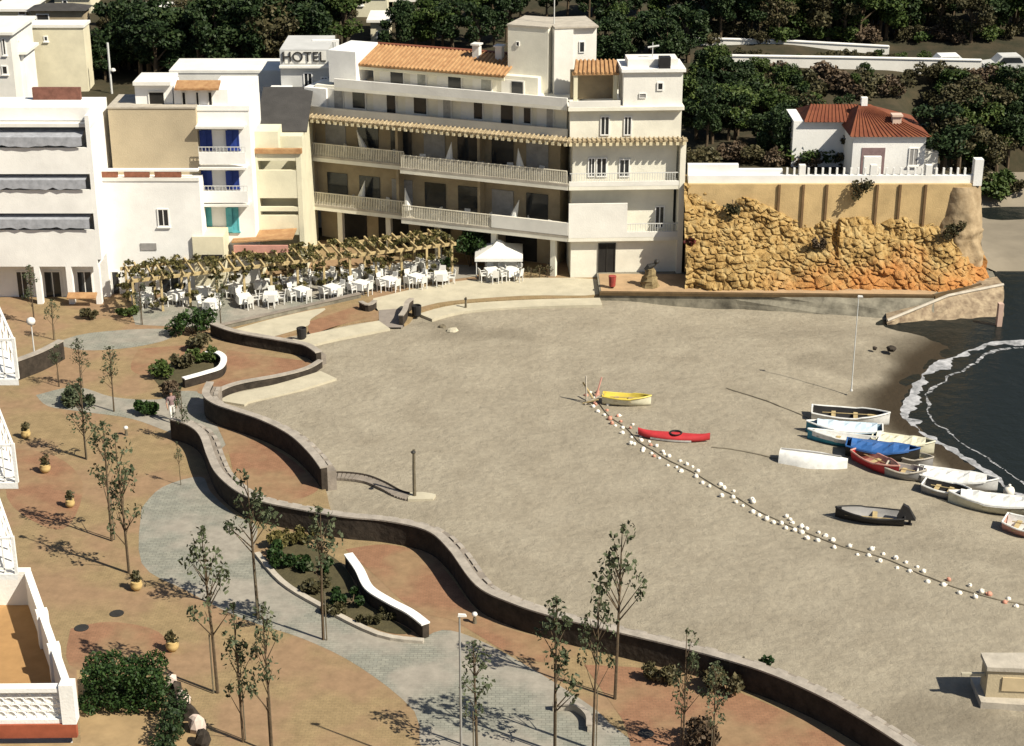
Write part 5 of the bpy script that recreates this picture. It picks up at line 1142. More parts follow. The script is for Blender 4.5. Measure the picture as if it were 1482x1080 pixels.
# ------------------------------------------------------------------ boats
def hull_pts(L, W_, H, n=14, m=8, sheer=.18, flat_stern=.75):
    rows = []
    for i in range(n+1):
        f = i/n; x = -L/2+L*f
        w = W_/2*(flat_stern+(1-flat_stern)*min(1, f*3)) if f < .45 else W_/2*max(0.02, 1-((f-.45)/.55)**2.2)
        zt = H*(1+sheer*(2*f-1)**2+ (.15*f if f > .6 else 0)); keel = 0.12*H*(f**4)
        row = []
        for j in range(m+1):
            t = -1+2*j/m; a = abs(t)**.55
            row.append((x, w*math.copysign(a, t) if abs(t) > 1e-6 else 0, keel+(zt-keel)*abs(t)**2.2))
        rows.append(row)
    return rows
def boat(label, px, py, L, W_, H, az, hullm, inm, rim=None, cover=None, tilt=0.0, flip=False, seats=2, outboard=False, group=None, nm='rowing_boat', stripe=None):
    p = G(px, py, -.25); p.z = SANDZ(p.x, p.y)-.04; t = thing(nm, label, 'boat', (0, 0, 0), group)
    rows = hull_pts(L, W_, H)
    part(t, 'hull', hullm, lambda b: (b.grid(rows), b.quad(*[q for q in rows[0]])), smooth=True)
    inner = [[(q[0]*.96, q[1]*.9, q[2]*.86+.1*H+.02) for q in r] for r in rows[:-1]]
    part(t, 'interior', inm, lambda b: (b.grid([r[::-1] for r in inner])), smooth=True)
    g1 = [Vec(r[0]) for r in rows]; g2 = [Vec(r[-1]) for r in rows]
    part(t, 'gunwale', rim or hullm, lambda b: b.tube(g1+g2[::-1]+[g1[0]], .045, 6, False))
    if stripe: [part(t, 'stripe', stripe, lambda b: [b.quad(*[(rows[i][j][0], rows[i][j][1]*1.015, rows[i][j][2]) for i, j in ((k, e), (k+1, e), (k+1, e2), (k, e2))]) for k in range(13)]) for e, e2 in ((7, 8), (1, 0))]
    for k in range(seats):
        f = (k+1)/(seats+1); x = -L/2+L*f*.85; w = W_*.44
        part(t, 'thwart', WOODPALE, lambda b: b.box(x-.11, x+.11, -w, w, H*.66, H*.72))
    if not flip and seats and not cover: part(t, 'oar', WOODPALE, lambda b: (b.tube([(-L*.36, W_*.16, H*.76), (L*.22, W_*.2, H*.78)], .025, 5), b.hexa([(L*.22, W_*.14, H*.76), (L*.36, W_*.13, H*.77), (L*.36, W_*.27, H*.77), (L*.22, W_*.26, H*.76), (L*.22, W_*.14, H*.78), (L*.36, W_*.13, H*.79), (L*.36, W_*.27, H*.79), (L*.22, W_*.26, H*.78)])))
    if flip: part(t, 'keel', BGREY, lambda b: b.tube([(-L*.48, 0, -.02), (0, 0, -.03), (L*.4, 0, .0)], .035, 6))
    if cover:
        def cov(b):
            cr_ = []
            for i in range(1, 13):
                r = rows[i]; a, c = Vec(r[0]), Vec(r[-1]); 
                cr_.append([a+Vec((0, -.05, -.06)), a+Vec((0, 0, .05)), a.lerp(c, .25)+Vec((0, 0, .13+.05*math.sin(i*1.7))), a.lerp(c, .5)+Vec((0, 0, .2+.06*math.sin(i*2.3))), a.lerp(c, .75)+Vec((0, 0, .13+.04*math.sin(i))), c+Vec((0, 0, .05)), c+Vec((0, .05, -.06))])
            b.grid(cr_)
        part(t, 'tarpaulin', cover, cov)
    if outboard:
        part(t, 'outboard', RUBBER, lambda b: (b.hexa([(-L/2-.5, -.2, H*.8), (-L/2+.35, -.2, H*.8), (-L/2+.35, .2, H*.8), (-L/2-.5, .2, H*.8), (-L/2-.15, -.12, H+.5), (-L/2+.1, -.12, H+.62), (-L/2+.1, .12, H+.62), (-L/2-.15, .12, H+.5)]), b.box(-L/2-.3, -L/2-.18, -.05, .05, H*.1, H*.85), b.box(-L/2-.36, -L/2-.1, -.1, .1, H*.1, H*.18)))
    t.location = p+Vec((0, 0, H+.02 if flip else 0)); t.rotation_euler = ((math.pi if flip else tilt), 0, az)
    return t
gB = 'small boats drawn up on the sand by the water'
# axis angles come from the two ends of each boat in the photograph
def ends(a, b_):
    A, B_ = G(*a, -.25), G(*b_, -.25); d = B_-A; return d.length, math.atan2(d.y, d.x), (A+B_)/2
def boat2(label, a, b_, W_, H, *args, **k):
    L, az, mid = ends(a, b_); rev = k.pop('rev', False)
    t = boat(label, 700, 700, L, W_, H, az+(math.pi if rev else 0), *args, group=gB, **k)
    t.location = Vec((mid.x, mid.y, SANDZ(mid.x, mid.y)-.03+(H if k.get('flip') else 0))); return t
boat2('white open boat with a dark interior, farthest up the row of beached boats', (1174, 604), (1287, 612), 1.35, .62, GRP, RUBBER, rim=GRP, tilt=.06)
boat2('light blue boat with a white cover, second from the top of the row', (1166, 626), (1276, 634), 1.15, .6, BTEAL, BLBLUE, rim=GRP, cover=mat('pale blue cover', (.5, .6, .68), .8, .1, 3), tilt=-.05, rev=True)
boat2('teal and white boat nudging the light blue one, with its bow to the left', (1168, 636), (1270, 650), .95, .5, BTEAL, GRP, rim=GRP, tilt=.05, rev=True, stripe=GRP)
boat2('cream yellow boat close to the waterline behind the blue tarpaulin boat', (1262, 640), (1352, 652), 1.3, .6, GRPY, GRPY, rim=GRPY, cover=GRPY)
boat2('dark blue boat with a blue tarpaulin in the middle of the row', (1224, 656), (1330, 668), 1.25, .65, IRON, BBLUE, rim=BBLUE, cover=BBLUE, tilt=.05)
boat2('red hulled boat with a faded pink bow below the blue tarpaulin boat', (1238, 664), (1300, 692), 1.1, .55, BRED, BPINK, rim=BPINK, rev=False, seats=1)
boat2('small grey dinghy lying between the red boat and the long white boat', (1282, 684), (1340, 694), 1.1, .5, BGREY, BGREY, rim=CAP, seats=1)
boat2('long slim white boat with a grey cover near the water, right of the red boat', (1328, 688), (1444, 704), 1.25, .6, GRP, GRP, rim=GRP, cover=GRP, tilt=.08)
boat2('grey boat with a raised white bow below the long slim white boat', (1336, 706), (1404, 720), 1.2, .5, BGREY, RUBBER, rim=GRP)
boat2('white covered boat with a yellowish bow at the right edge of the row', (1372, 722), (1495, 736), 1.35, .6, GRPY, GRP, rim=GRP, cover=GRP, rev=True)
boat2('pink and white dinghy cut off by the right edge', (1454, 756), (1520, 772), 1.2, .55, BPINK, GRP, rim=GRP, tilt=.1)
boat2('pale beige boat squeezed between the cream yellow and grey boats', (1295, 662), (1350, 672), 1.0, .5, BGREY, GRPY, rim=CAP, seats=1)
boat2('white upturned boat lying alone left of the row', (1128, 668), (1226, 680), 1.35, .62, GRP, BGREY, rim=GRP, flip=True, seats=0)
boat2('black rubber boat with a raised outboard alone on the lower sand', (1208, 752), (1308, 762), 1.2, .42, RUBBER, BGREY, rim=RUBBER, rev=True, outboard=True, seats=1)
boat2('pale yellow rowing boat by the start of the float line', (872, 586), (942, 590), 1.0, .45, GRPY, BYEL, rim=BYEL, seats=2, tilt=-.06)
# kayak
L, az, mid = ends((923, 636), (1027, 644)); kt = thing('kayak', 'long red kayak with a white lower edge lying beside the float line', 'kayak', (0, 0, 0))
def kay(b, s=1.0, z0=0.0, z1=1.0):
    rows = []
    for i in range(19):
        f = i/18; x = -L/2+L*f; w = .38*math.sin(math.pi*min(.985, max(.015, f)))**.7; up = .16*(2*f-1)**4
        rows.append([(x, w*s*math.cos(t), .2+up+.2*math.sin(t)*(1.1 if math.sin(t) > 0 else .9)) for t in [2*math.pi*k/12 for k in range(13)]])
    b.grid(rows)
part(kt, 'hull', BRED, kay, smooth=True)
part(kt, 'cockpit', RUBBER, lambda b: b.lathe([(.3, .0), (.34, .06), (.26, .06), (.24, .0)], (0.1, 0, .39), 14))
part(kt, 'keel_band', GRP, lambda b: [b.quad((-L*.32+i*.3, -.385*math.sin(math.pi*(.18+i*.3/L))**.7, .19), (-L*.32+i*.3+.3, -.385*math.sin(math.pi*(.18+(i+1)*.3/L))**.7, .19), (-L*.32+i*.3+.3, -.36*math.sin(math.pi*(.18+(i+1)*.3/L))**.7, .08), (-L*.32+i*.3, -.36*math.sin(math.pi*(.18+i*.3/L))**.7, .08)) for i in range(7)])
kt.location = Vec((mid.x, mid.y, SANDZ(mid.x, mid.y)-.02)); kt.rotation_euler = (0, 0, az)

# ------------------------------------------------------------------ line of floats
FLP = [(858,568),(872,590),(885,605),(905,618),(925,640),(945,652),(965,665),(1000,682),(1030,700),(1062,718),(1095,738),(1125,752),(1150,764),(1180,776),(1215,790),(1255,800),(1290,812),(1330,830),(1370,846),(1400,856),(1440,868),(1482,876),(1530,888)]
fw_ = smooth_line([G(x, y, -.1) for x, y in FLP], 5)
for p in fw_: p.z = SANDZ(p.x, p.y)+.03
mb = MB(); mb.tube(fw_, .03, 5); tag(mb.build('float_rope', mat('grey rope', (.22, .19, .14), .95, .2, 4)), 'long grey rope running through the beach floats across the sand', 'rope')
def float_mesh(m, nm):
    b = MB(); b.lathe([(.04, -.17), (.14, -.14), (.185, -.05), (.185, .05), (.14, .14), (.04, .17)], (0, 0, .15), 10); b.tube([(0, 0, .3), (0, 0, .4)], .05, 6)
    me = bpy.data.meshes.new(nm); me.from_pydata(b.v, [], b.f); me.materials.append(m); me.polygons.foreach_set('use_smooth', [True]*len(me.polygons)); return me
FMW = float_mesh(mat('white float', (.74, .70, .62), .6, .1, 3), 'float_white'); FMO = float_mesh(mat('faded pink float', (.50, .24, .17), .6, .2, 3), 'float_pink')
fr = random.Random(4); cum = 0; nxt = 0
for i in range(len(fw_)-1):
    d = fw_[i+1]-fw_[i]; Ls = d.length; 
    while nxt < cum+Ls:
        q = fw_[i]+d*((nxt-cum)/Ls); dn = d.normalized(); nn = Vec((dn.y, -dn.x, 0)); early = nxt < 11
        for s_ in ((-.35, .3) if (early or fr.random() < .55) else (fr.choice((-.3, .3)),)):
            pink = fr.random() < (.32 if early else .05)
            o = place('beach_float', FMO if pink else FMW, q.x+nn.x*s_+fr.uniform(-.15, .15), q.y+nn.y*s_+fr.uniform(-.15, .15), fr.uniform(0, 6), 'faded pink float on the rope line across the sand' if pink else 'white float on the rope line across the sand', 'float', 'pink floats on the rope line' if pink else 'white floats on the rope line')
            o.location.z = SANDZ(o.location.x, o.location.y); o.rotation_euler.x = fr.uniform(.6, 1.6); s3 = fr.uniform(.42, .7)*(1 if nxt < 30 else .85); o.scale = (s3, s3, s3)
        nxt += fr.uniform(.34, .66)*(1 if nxt < 22 else 1.4)
    cum += Ls
p = G(857, 584, -.1); st_ = thing('pole_pile', 'pile of pale crossed poles at the upper end of the float line', 'poles', p)
for a, b_, m in (((-.3, .1, 0), (-.35, .2, 1.5), CAP), ((.1, 0, 0), (.5, .3, 1.4), BPINK), ((.2, .1, 0), (-.5, .3, 1.1), WOODPALE), ((-.4, -.1, .0), (.6, .1, .5), CAP), ((-.5, .0, .0), (.3, -.3, .35), WOODPALE)):
    part(st_, 'pole', m, lambda bb: bb.tube([p+Vec(a), p+Vec(b_)], .05, 6))
o = place('mooring_buoy', FMW, G(1460, 712, -.5).x, G(1460, 712, -.5).y, 0, 'round white buoy at the water edge above the last boats', 'buoy', None); o.scale = (1.5, 1.5, 1.5); o.location.z = SANDZ(o.location.x, o.location.y)

# ------------------------------------------------------------------ beach furniture
p = G(600, 720, -.1); sh = thing('shower_post', 'rough beach shower post standing on a pale concrete pad', 'shower', p); ht = FY(600, 648, p.y)[1]
part(sh, 'post', BARKG, lambda b: b.tube([p, p+Vec((0, 0, ht*.6)), p+Vec((.02, 0, ht))], [.09, .075, .07], 8))
part(sh, 'shower_head', IRON, lambda b: (b.tube([p+Vec((0, 0, ht-.1)), p+Vec((.0, -.25, ht+.05))], .04, 6), b.lathe([(.1, -.05), (.13, 0), (.05, .06)], p+Vec((0, -.28, ht+.0)), 8)))
part(sh, 'pad', CONC, lambda b: b.prism([(p.x-.3, p.y-.4), (p.x+.9, p.y-.35), (p.x+1.0, p.y+.15), (p.x+.4, p.y+.4), (p.x-.3, p.y+.35)], -.3, .0))
w = smooth_line([G(x, y, -.05) for x, y in ((474, 690), (500, 690), (530, 694), (556, 704), (578, 716), (592, 720))], 5)
bw = thing('boardwalk', 'narrow curved wooden boardwalk from the wall gap to the beach shower', 'boardwalk', w[0])
def bwd(b):
    for i in range(len(w)-1):
        d = (w[i+1]-w[i]).normalized(); nn = Vec((d.y, -d.x, 0)); a, c = w[i]+d*.02, w[i+1]-d*.02
        q = [a-nn*.3, a+nn*.3, c+nn*.3, c-nn*.3]; b.hexa([(v.x, v.y, -.12) for v in q]+[(v.x, v.y, .0) for v in q])
part(bw, 'planks', BENCHST, bwd)
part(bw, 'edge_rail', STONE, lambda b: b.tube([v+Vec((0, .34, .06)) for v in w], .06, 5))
def lamp(px, py, top, label, r=.05, head='globe', m=None, z=0.0):
    p = G(px, py, z); h = FY(top[0], top[1], p.y)[1]-z; t = thing('street_lamp', label, 'lamp post', p, None); m = m or PALEMETAL
    part(t, 'post', m, lambda b: b.tube([p, p+Vec((0, 0, h*.5)), p+Vec((0, 0, h))], [r*1.3, r, r*.8], 8))
    part(t, 'foot', m, lambda b: b.lathe([(r*3, 0), (r*3, .05), (r*1.6, .12), (r*1.5, .5)], p, 8))
    if head == 'globe': part(t, 'lamp_head', PLASTW, lambda b: b.lathe([(.06, -.05), (.2, .05), (.26, .2), (.2, .36), (.05, .43)], p+Vec((0, 0, h)), 12), smooth=True)
    else: part(t, 'lamp_head', PLASTW, lambda b: b.hexa([tuple(p+Vec(q)) for q in ((-.06, -.06, h), (.24, -.06, h), (.24, .06, h), (-.06, .06, h), (-.04, -.05, h+.09), (.2, -.05, h+.07), (.2, .05, h+.07), (-.04, .05, h+.09))]))
lamp(1232, 566, (1239, 430), 'tall slender pale lamp post on the beach before the quay', .028, 'arm', PALEMETAL, -.2)
lamp(668, 1130, (672, 892), 'tall grey lamp post in front of the low dark young tree, bottom centre', .04, 'arm', mat('grey pole', (.25, .25, .24), .5, .1, 3))
lamp(52, 532, (50, 470), 'slim white lamp post by the low dark wall', .04, 'globe')
def bollard(px, py, label, h=.5):
    p = G(px, py); t = thing('bollard_lamp', label, 'bollard', p)
    part(t, 'post', BARKG, lambda b: b.lathe([(.1, 0), (.08, .1), (.07, h-.25)], p, 8)); part(t, 'globe', PLASTW, lambda b: b.lathe([(.03, -.09), (.1, -.05), (.125, .02), (.09, .09), (.02, .12)], p+Vec((0, 0, h-.1)), 10), smooth=True)
bollard(687, 902, 'short bollard with a white globe at the foot of the dark sea wall'); bollard(183, 630, 'short white globe bollard beside the close pair of young trees')
def bin_(px, py, label, m=RUBBER, z=0.0, s=1.0):
    p = G(px, py, z); t = thing('litter_bin', label, 'bin', p)
    part(t, 'bin_body', m, lambda b: b.lathe([(.2*s, .06), (.27*s, .12), (.3*s, .7*s), (.27*s, .72*s), (.2*s, .3*s)], p, 12)); part(t, 'bin_foot', IRON, lambda b: b.lathe([(.18*s, 0), (.18*s, .06)], p, 10))
bin_(437, 491, 'black litter bin on the cream kerb behind the short dark sea wall'); bin_(603, 458, 'black litter bin on the curved kerb right of the mauve ramp')
p = G(674, 447, -.05); t = thing('beach_post', 'short dark stake standing in the sand below the pavilion', 'post', p); part(t, 'stake', BARKG, lambda b: b.tube([p, p+Vec((.02, 0, .75))], [.09, .06], 6)); part(t, 'stake_band', IRON, lambda b: b.lathe([(.085, 0), (.085, .08)], p+Vec((0, 0, .6)), 8))
for px, py, s, lab in ((655, 480, .55, 'pale flat boulder half buried in the upper sand'), (640, 474, .4, 'brown rock left of the pale flat boulder'), (1290, 505, .45, 'dark rock on the wet sand near the quay'), (1266, 504, .22, 'small dark stone left of the dark rock on wet sand')):
    p = G(px, py, -.15); b = MB(); b.lathe([(.5*s, -.1), (.62*s, .1*s), (.5*s, .32*s), (.2*s, .42*s)], p, 9); b.v = [(x+random.uniform(-.1, .1)*s, y+random.uniform(-.1, .1)*s, z+random.uniform(-.05, .05)*s) for x, y, z in b.v]
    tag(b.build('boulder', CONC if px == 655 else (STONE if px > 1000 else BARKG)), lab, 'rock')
# beach kiosk at the bottom right
hb = G(1425, 1018, -.1); hx1 = hb.x+3.4; kz = .25; hy0 = hb.y; 
kk = thing('beach_kiosk', 'sand coloured block kiosk on a concrete slab, cut off at the bottom right', 'kiosk', (hb.x+1.5, hb.y+1, 0))
KM = mat('sand coloured block', (.44, .37, .25), .9, .12, 1.2, .3)
ztk = FY(1432, 966, hy0)[1]
part(kk, 'slab', CAP, lambda b: b.prism([(hb.x-.25, hy0-.35), (hx1+.5, hy0-.9), (hx1+.6, hy0+1.5), (hb.x-.2, hy0+1.4)], -.6, .18))
part(kk, 'wall', KM, lambda b: b.prism([(hb.x, hy0), (hx1, hy0-.25), (hx1, hy0+.9), (hb.x+.02, hy0+.9)], .181, ztk-.12))
part(kk, 'roof', CAP, lambda b: b.prism([(hb.x-.08, hy0-.08), (hx1+.1, hy0-.33), (hx1+.1, hy0+.98), (hb.x-.06, hy0+.98)], ztk-.119, ztk+.05))
part(kk, 'hatch', mat('pale hatch boards', (.50, .40, .25), .85, .1, 2), lambda b: b.hexa([(hb.x+.55, hy0-.09, .5), (hb.x+1.9, hy0-.19, .5), (hb.x+1.9, hy0-.11, .5), (hb.x+.55, hy0-.01, .5), (hb.x+.55, hy0-.09, ztk-.4), (hb.x+1.9, hy0-.19, ztk-.4), (hb.x+1.9, hy0-.11, ztk-.4), (hb.x+.55, hy0-.01, ztk-.4)]))
part(kk, 'frame_beam', CONC, lambda b: b.box(hb.x-.9, hb.x-.001, hy0+.3, hy0+.42, .9, 1.02))

# ------------------------------------------------------------------ person walking
def person(px, py, hgt, rz, top, trousers, label):
    p = G(px, py); t = thing('person', label, 'person', p); k = hgt/1.75
    me = bpy.data.meshes.new('body')
    J = {'pel': (0, 0, .95, .13), 'ch': (0, -.01, 1.25, .145), 'nk': (0, 0, 1.47, .055), 'hd': (0, -.02, 1.62, .1), 'ht': (0, -.01, 1.71, .075),
         'sl': (-.18, 0, 1.40, .06), 'el': (-.25, .04, 1.13, .045), 'wl': (-.25, -.08, .9, .033), 'fl': (-.25, -.11, .8, .03), 'sr': (.18, 0, 1.40, .06), 'er': (.25, .06, 1.13, .045), 'wr': (.25, .0, .9, .033), 'frr': (.25, -.02, .8, .03),
         'hl': (-.1, 0, .88, .09), 'kl': (-.11, -.14, .5, .06), 'al': (-.11, -.16, .09, .042), 'tl': (-.11, -.33, .04, .035), 'hrr': (.1, 0, .88, .09), 'kr': (.11, .06, .5, .06), 'ar': (.11, .26, .11, .042), 'tr': (.11, .12, .04, .035)}
    names = list(J); idx = {n: i for i, n in enumerate(names)}
    E_ = [('pel', 'ch'), ('ch', 'nk'), ('nk', 'hd'), ('hd', 'ht'), ('ch', 'sl'), ('sl', 'el'), ('el', 'wl'), ('wl', 'fl'), ('ch', 'sr'), ('sr', 'er'), ('er', 'wr'), ('wr', 'frr'), ('pel', 'hl'), ('hl', 'kl'), ('kl', 'al'), ('al', 'tl'), ('pel', 'hrr'), ('hrr', 'kr'), ('kr', 'ar'), ('ar', 'tr')]
    me.from_pydata([tuple(c*k for c in J[n][:3]) for n in names], [(idx[a], idx[b]) for a, b in E_], [])
    o = bpy.data.objects.new('body', me); COL.objects.link(o)
    o.modifiers.new('skin', 'SKIN')
    for n in names: me.skin_vertices[0].data[idx[n]].radius = (J[n][3]*k, J[n][3]*k)
    me.skin_vertices[0].data[0].use_root = True
    s_ = o.modifiers.new('sub', 'SUBSURF'); s_.levels = 1; s_.render_levels = 1
    bpy.context.view_layer.update(); dg = bpy.context.evaluated_depsgraph_get()
    m2 = bpy.data.meshes.new_from_object(o.evaluated_get(dg)); bpy.data.objects.remove(o)
    for m in (SKIN, top, trousers, RUBBER): m2.materials.append(m)
    for f in m2.polygons:
        c = f.center/k; f.use_smooth = True
        f.material_index = 0 if c.z > 1.46 or (abs(c.x) > .2 and c.z < 1.1 and c.z > .75) else (1 if c.z > .96 else (2 if c.z > .1 else 3))
    b = bpy.data.objects.new('body', m2); COL.objects.link(b); b.parent = t
    hb_ = MB(); hb_.lathe([(.02, -.1), (.1, -.06), (.118, .02), (.09, .1), (.02, .125)], (0, .015*k, 1.67*k), 10); h = hb_.build('hair', HAIR); h.parent = t
    for sx in (-.25, .25):
        fb = MB()
        for q in range(4): fb.tube([(sx*k, (-.11 if sx < 0 else -.02)*k+(q-1.5)*.018, .81*k), (sx*k, (-.12 if sx < 0 else -.03)*k+(q-1.5)*.02, .74*k-(.01 if q in (1, 2) else 0)), (sx*.97*k, (-.13 if sx < 0 else -.04)*k+(q-1.5)*.02, .70*k)], [.009, .008, .006], 5)
        fb.tube([(sx*k, (-.15 if sx < 0 else -.06)*k, .83*k), (sx*.94*k, (-.18 if sx < 0 else -.09)*k, .78*k)], [.01, .007], 5); h2 = fb.build('fingers', SKIN); h2.parent = t
    t.rotation_euler.z = rz
person(250, 610, 1.75, .5, MAUVE, CLOTHW, 'person in pale trousers and mauve top walking on the grey band')

# ------------------------------------------------------------------ terrace house at the left edge
TZ = 11.0
def T(px, py, z=TZ): return G(px, py, z)
ta, tb_ = T(-60, 1050), T(108, 1046); tc, td = T(48, 872), T(-60, 872)
th = thing('terrace_house', 'tiled roof terrace with white pierced block balustrade at the bottom left corner', 'terrace', (tb_.x-2, tb_.y, TZ))
flo = [(ta.x-4, ta.y), (tb_.x, tb_.y), (tc.x, tc.y), (td.x-4, td.y)]
part(th, 'floor', mat('ochre terrace tile', (.34, .20, .085), .9, .15, 1.5), lambda b: b.prism(flo, TZ-.25, TZ-.02))
part(th, 'base_wall', WHITE, lambda b: b.prism([(x*1.0, y) for x, y in [(ta.x-4, ta.y+.15), (tb_.x-.15, tb_.y+.15), (tc.x-.15, tc.y-.1), (td.x-4, td.y-.1)]], 0.0, TZ-.26))
part(th, 'red_plinth', BRICKRED, lambda b: b.prism([(ta.x-4, ta.y-.06), (tb_.x+.04, tb_.y-.06), (tb_.x+.04, tb_.y+.1), (ta.x-4, ta.y+.1)], TZ-.42, TZ-.021))
BH = 1.02
F1 = Face(Vec((tb_.x, tb_.y, 0)), Vec((ta.x-4, ta.y, 0))); F2 = Face(Vec((tb_.x, tb_.y, 0)), Vec((tc.x, tc.y, 0))); F3 = Face(Vec((tc.x, tc.y, 0)), Vec((td.x-4, td.y, 0)))
def pierced(b):
    # screen of round-cornered hollow blocks, two rows of diamonds
    ca = .26; z0 = TZ+.1; nrow = 4; rh = (BH-.2)/nrow; ncol = int(F1.L/ca)
    for r in range(nrow):
        for c in range(min(ncol, 34)):
            u = .34+c*ca+(ca/2 if r % 2 else 0); zc_ = z0+(r+.5)*rh
            pts = [F1.P(u+ca*.47*math.cos(t), -.12, zc_+rh*.5*math.sin(t)) for t in [2*math.pi*k/10 for k in range(11)]]
            b.tube(pts, .042, 5, False)
part(th, 'pierced_screen', WHITE, pierced)
part(th, 'screen_backing', WHITE2, lambda b: F1.box(b, .3, F1.L, -.2, -.125, TZ, TZ+BH-.1))
part(th, 'balustrade_rail', WHITE, lambda b: (F1.box(b, .3, F1.L, -.24, .02, TZ+BH-.1, TZ+BH+.02), F1.box(b, .3, F1.L, -.2, 0, TZ-.019, TZ+.1)))
part(th, 'corner_pier', WHITE, lambda b: F1.box(b, -.06, .3, -.3, .06, TZ-.018, TZ+BH+.12))
part(th, 'side_parapet', WHITE, lambda b: b.hexa([F2.P(.3, -.05, TZ-.018), F2.P(F2.L, -.05, TZ-.018), F2.P(F2.L, .15, TZ-.018), F2.P(.3, .15, TZ-.018), F2.P(.3, -.05, TZ+BH), F2.P(F2.L, -.05, TZ+BH), F2.P(F2.L, .15, TZ+BH), F2.P(.3, .15, TZ+BH)]))
for f in (.33, .62): part(th, 'pier', WHITE, lambda b: F2.box(b, F2.L*f-.14, F2.L*f+.14, -.1, .22, TZ-.017, TZ+BH+.08))
part(th, 'rear_parapet', WHITE, lambda b: F3.box(b, 0, F3.L, -.15, .12, TZ-.019, TZ+BH+.05))
pp = Vec(F3.P(1.1, .9, TZ)) if F3.P(1.1, .9, TZ)[1] < tc.y else Vec(F3.P(1.1, -.9, TZ))
fl_ = thing('flower_pot', 'pot of dark red flowers in the far corner of the roof terrace', 'plant pot', pp); part(fl_, 'pot', CLOTHW, lambda b: b.lathe([(.12, 0), (.17, .3), (.15, .3)], pp, 10))
cb = MB(); leaves(cb, [(pp.x-.1, pp.y, pp.z+.5, .25), (pp.x-.4, pp.y, pp.z+.4, .2)], 60, .09, np.random.RandomState(3)); cb.build('flowers', leafmat('dark red petals', [(.03, .01, .01), (.12, .02, .03), (.03, .05, .015)]), fl_)
# garden terrace right of it with hedge and stone edging
GZt = TZ-.40
g0, g1, g2, g3 = T(106, 968, GZt), T(250, 976, GZt), T(300, 1085, GZt), T(104, 1120, GZt)
gt = thing('garden_terrace', 'raised garden terrace behind the hedge, bottom left, with rough stone edging', 'terrace', (g0.x, g3.y, 0))
part(gt, 'retaining_wall', SLATE, lambda b: b.prism([(g0.x-6, g3.y-3), (g2.x-.2, g3.y-3), (g2.x, g2.y), (g1.x, g1.y), (g0.x+.1, g0.y), (tb_.x+.2, tb_.y-.3), (g0.x-6, ta.y-.3)], 0, GZt-.2))
part(gt, 'garden_ground', mat('tan garden ground', (.30, .21, .11), .95, .2, 1.2), lambda b: b.prism([(g0.x-6, g3.y-3), (g2.x-.25, g3.y-3), (g2.x-.05, g2.y), (g1.x-.05, g1.y-.05), (g0.x+.1, g0.y-.05), (tb_.x+.2, tb_.y-.32), (g0.x-6, ta.y-.32)], GZt-.199, GZt))
e0 = [(247, 986), (254, 996), (264, 1010), (274, 1028), (284, 1045), (292, 1066)]
for i, (x, y) in enumerate(e0):
    q = T(x, y, GZt+.25); s = (.15, .12, .2, .14, .24, .2)[i]; b = MB(); b.lathe([(.4*s+.1, -.3), (.6*s+.1, -.1), (.5*s+.06, .12), (.2*s, .2)], q, 8); b.v = [(a+random.uniform(-.05, .05), c+random.uniform(-.05, .05), d) for a, c, d in b.v]
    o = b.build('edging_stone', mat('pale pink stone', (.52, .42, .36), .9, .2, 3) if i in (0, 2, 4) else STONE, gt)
hh = T(110, 1040, GZt); h1 = T(252, 1040, GZt)
hedge('thick dark green hedge between the pierced block balustrade and the stone edging', hh.x+.1, h1.x-.3, hh.y, hh.y+1.3, GZt, GZt+1.35, 95, dens=330)
h2 = T(272, 1075, GZt)
hedge('shaded black green hedge running down along the stone edging, bottom left', h1.x-.35, h1.x+.55, h2.y-2.5, hh.y+.4, GZt-.5, GZt+.75, 96, dens=200, lm=LEAF_PINE)
# balconies of the house at the left edge
bh = thing('balcony_house', 'white house at the left edge of which only stacked balcony railings show', 'house', (-16, 40, 0))
Yb = 39.8
sd_ = (Vec((tc.x, tc.y, 0))-Vec((tb_.x, tb_.y, 0))).normalized()
for k, (yt, yb) in enumerate(((490, 548), (648, 698), (786, 830))):
    xr = FY(19, yt, Yb)[0]; zb_ = FY(19, yb, Yb)[1]; zt_ = zb_+1.0; P0 = Vec((xr, Yb, 0)); L_ = 3.0
    FL = Face(P0, Vec((-24, Yb, 0))); FS = Face(P0, P0+sd_*L_); Pe = P0+sd_*L_
    part(bh, 'balcony_slab', WHITE, lambda b: b.prism([(-24, Yb-.05), (xr+.03, Yb-.05), (Pe.x+.03, Pe.y), (-24, Pe.y)], zb_-.16, zb_))
    def rail(b):
        FL.box(b, 0, FL.L, -.03, .03, zt_, zt_+.06); FL.box(b, .03, FL.L, -.02, .02, zb_+.12, zb_+.16)
        FS.box(b, .04, L_, -.03, .03, zt_, zt_+.06); FS.box(b, .04, L_, -.02, .02, zb_+.5, zb_+.54)
        FL.box(b, -.04, .04, -.04, .04, zb_, zt_+.08)
        for i in range(1, 18): FL.box(b, i*.3-.02, i*.3+.02, -.02, .02, zb_, zt_)
        for i in range(1, 5): FS.box(b, i*.72-.025, i*.72+.025, -.025, .025, zb_, zt_)
    part(bh, 'balcony_railing', WHITE, rail)
part(bh, 'wall', WHITE2, lambda b: b.box(-34, FY(-60, 700, Yb+2.7)[0]-1.0, Yb+.5, Yb+6, 0, 22))

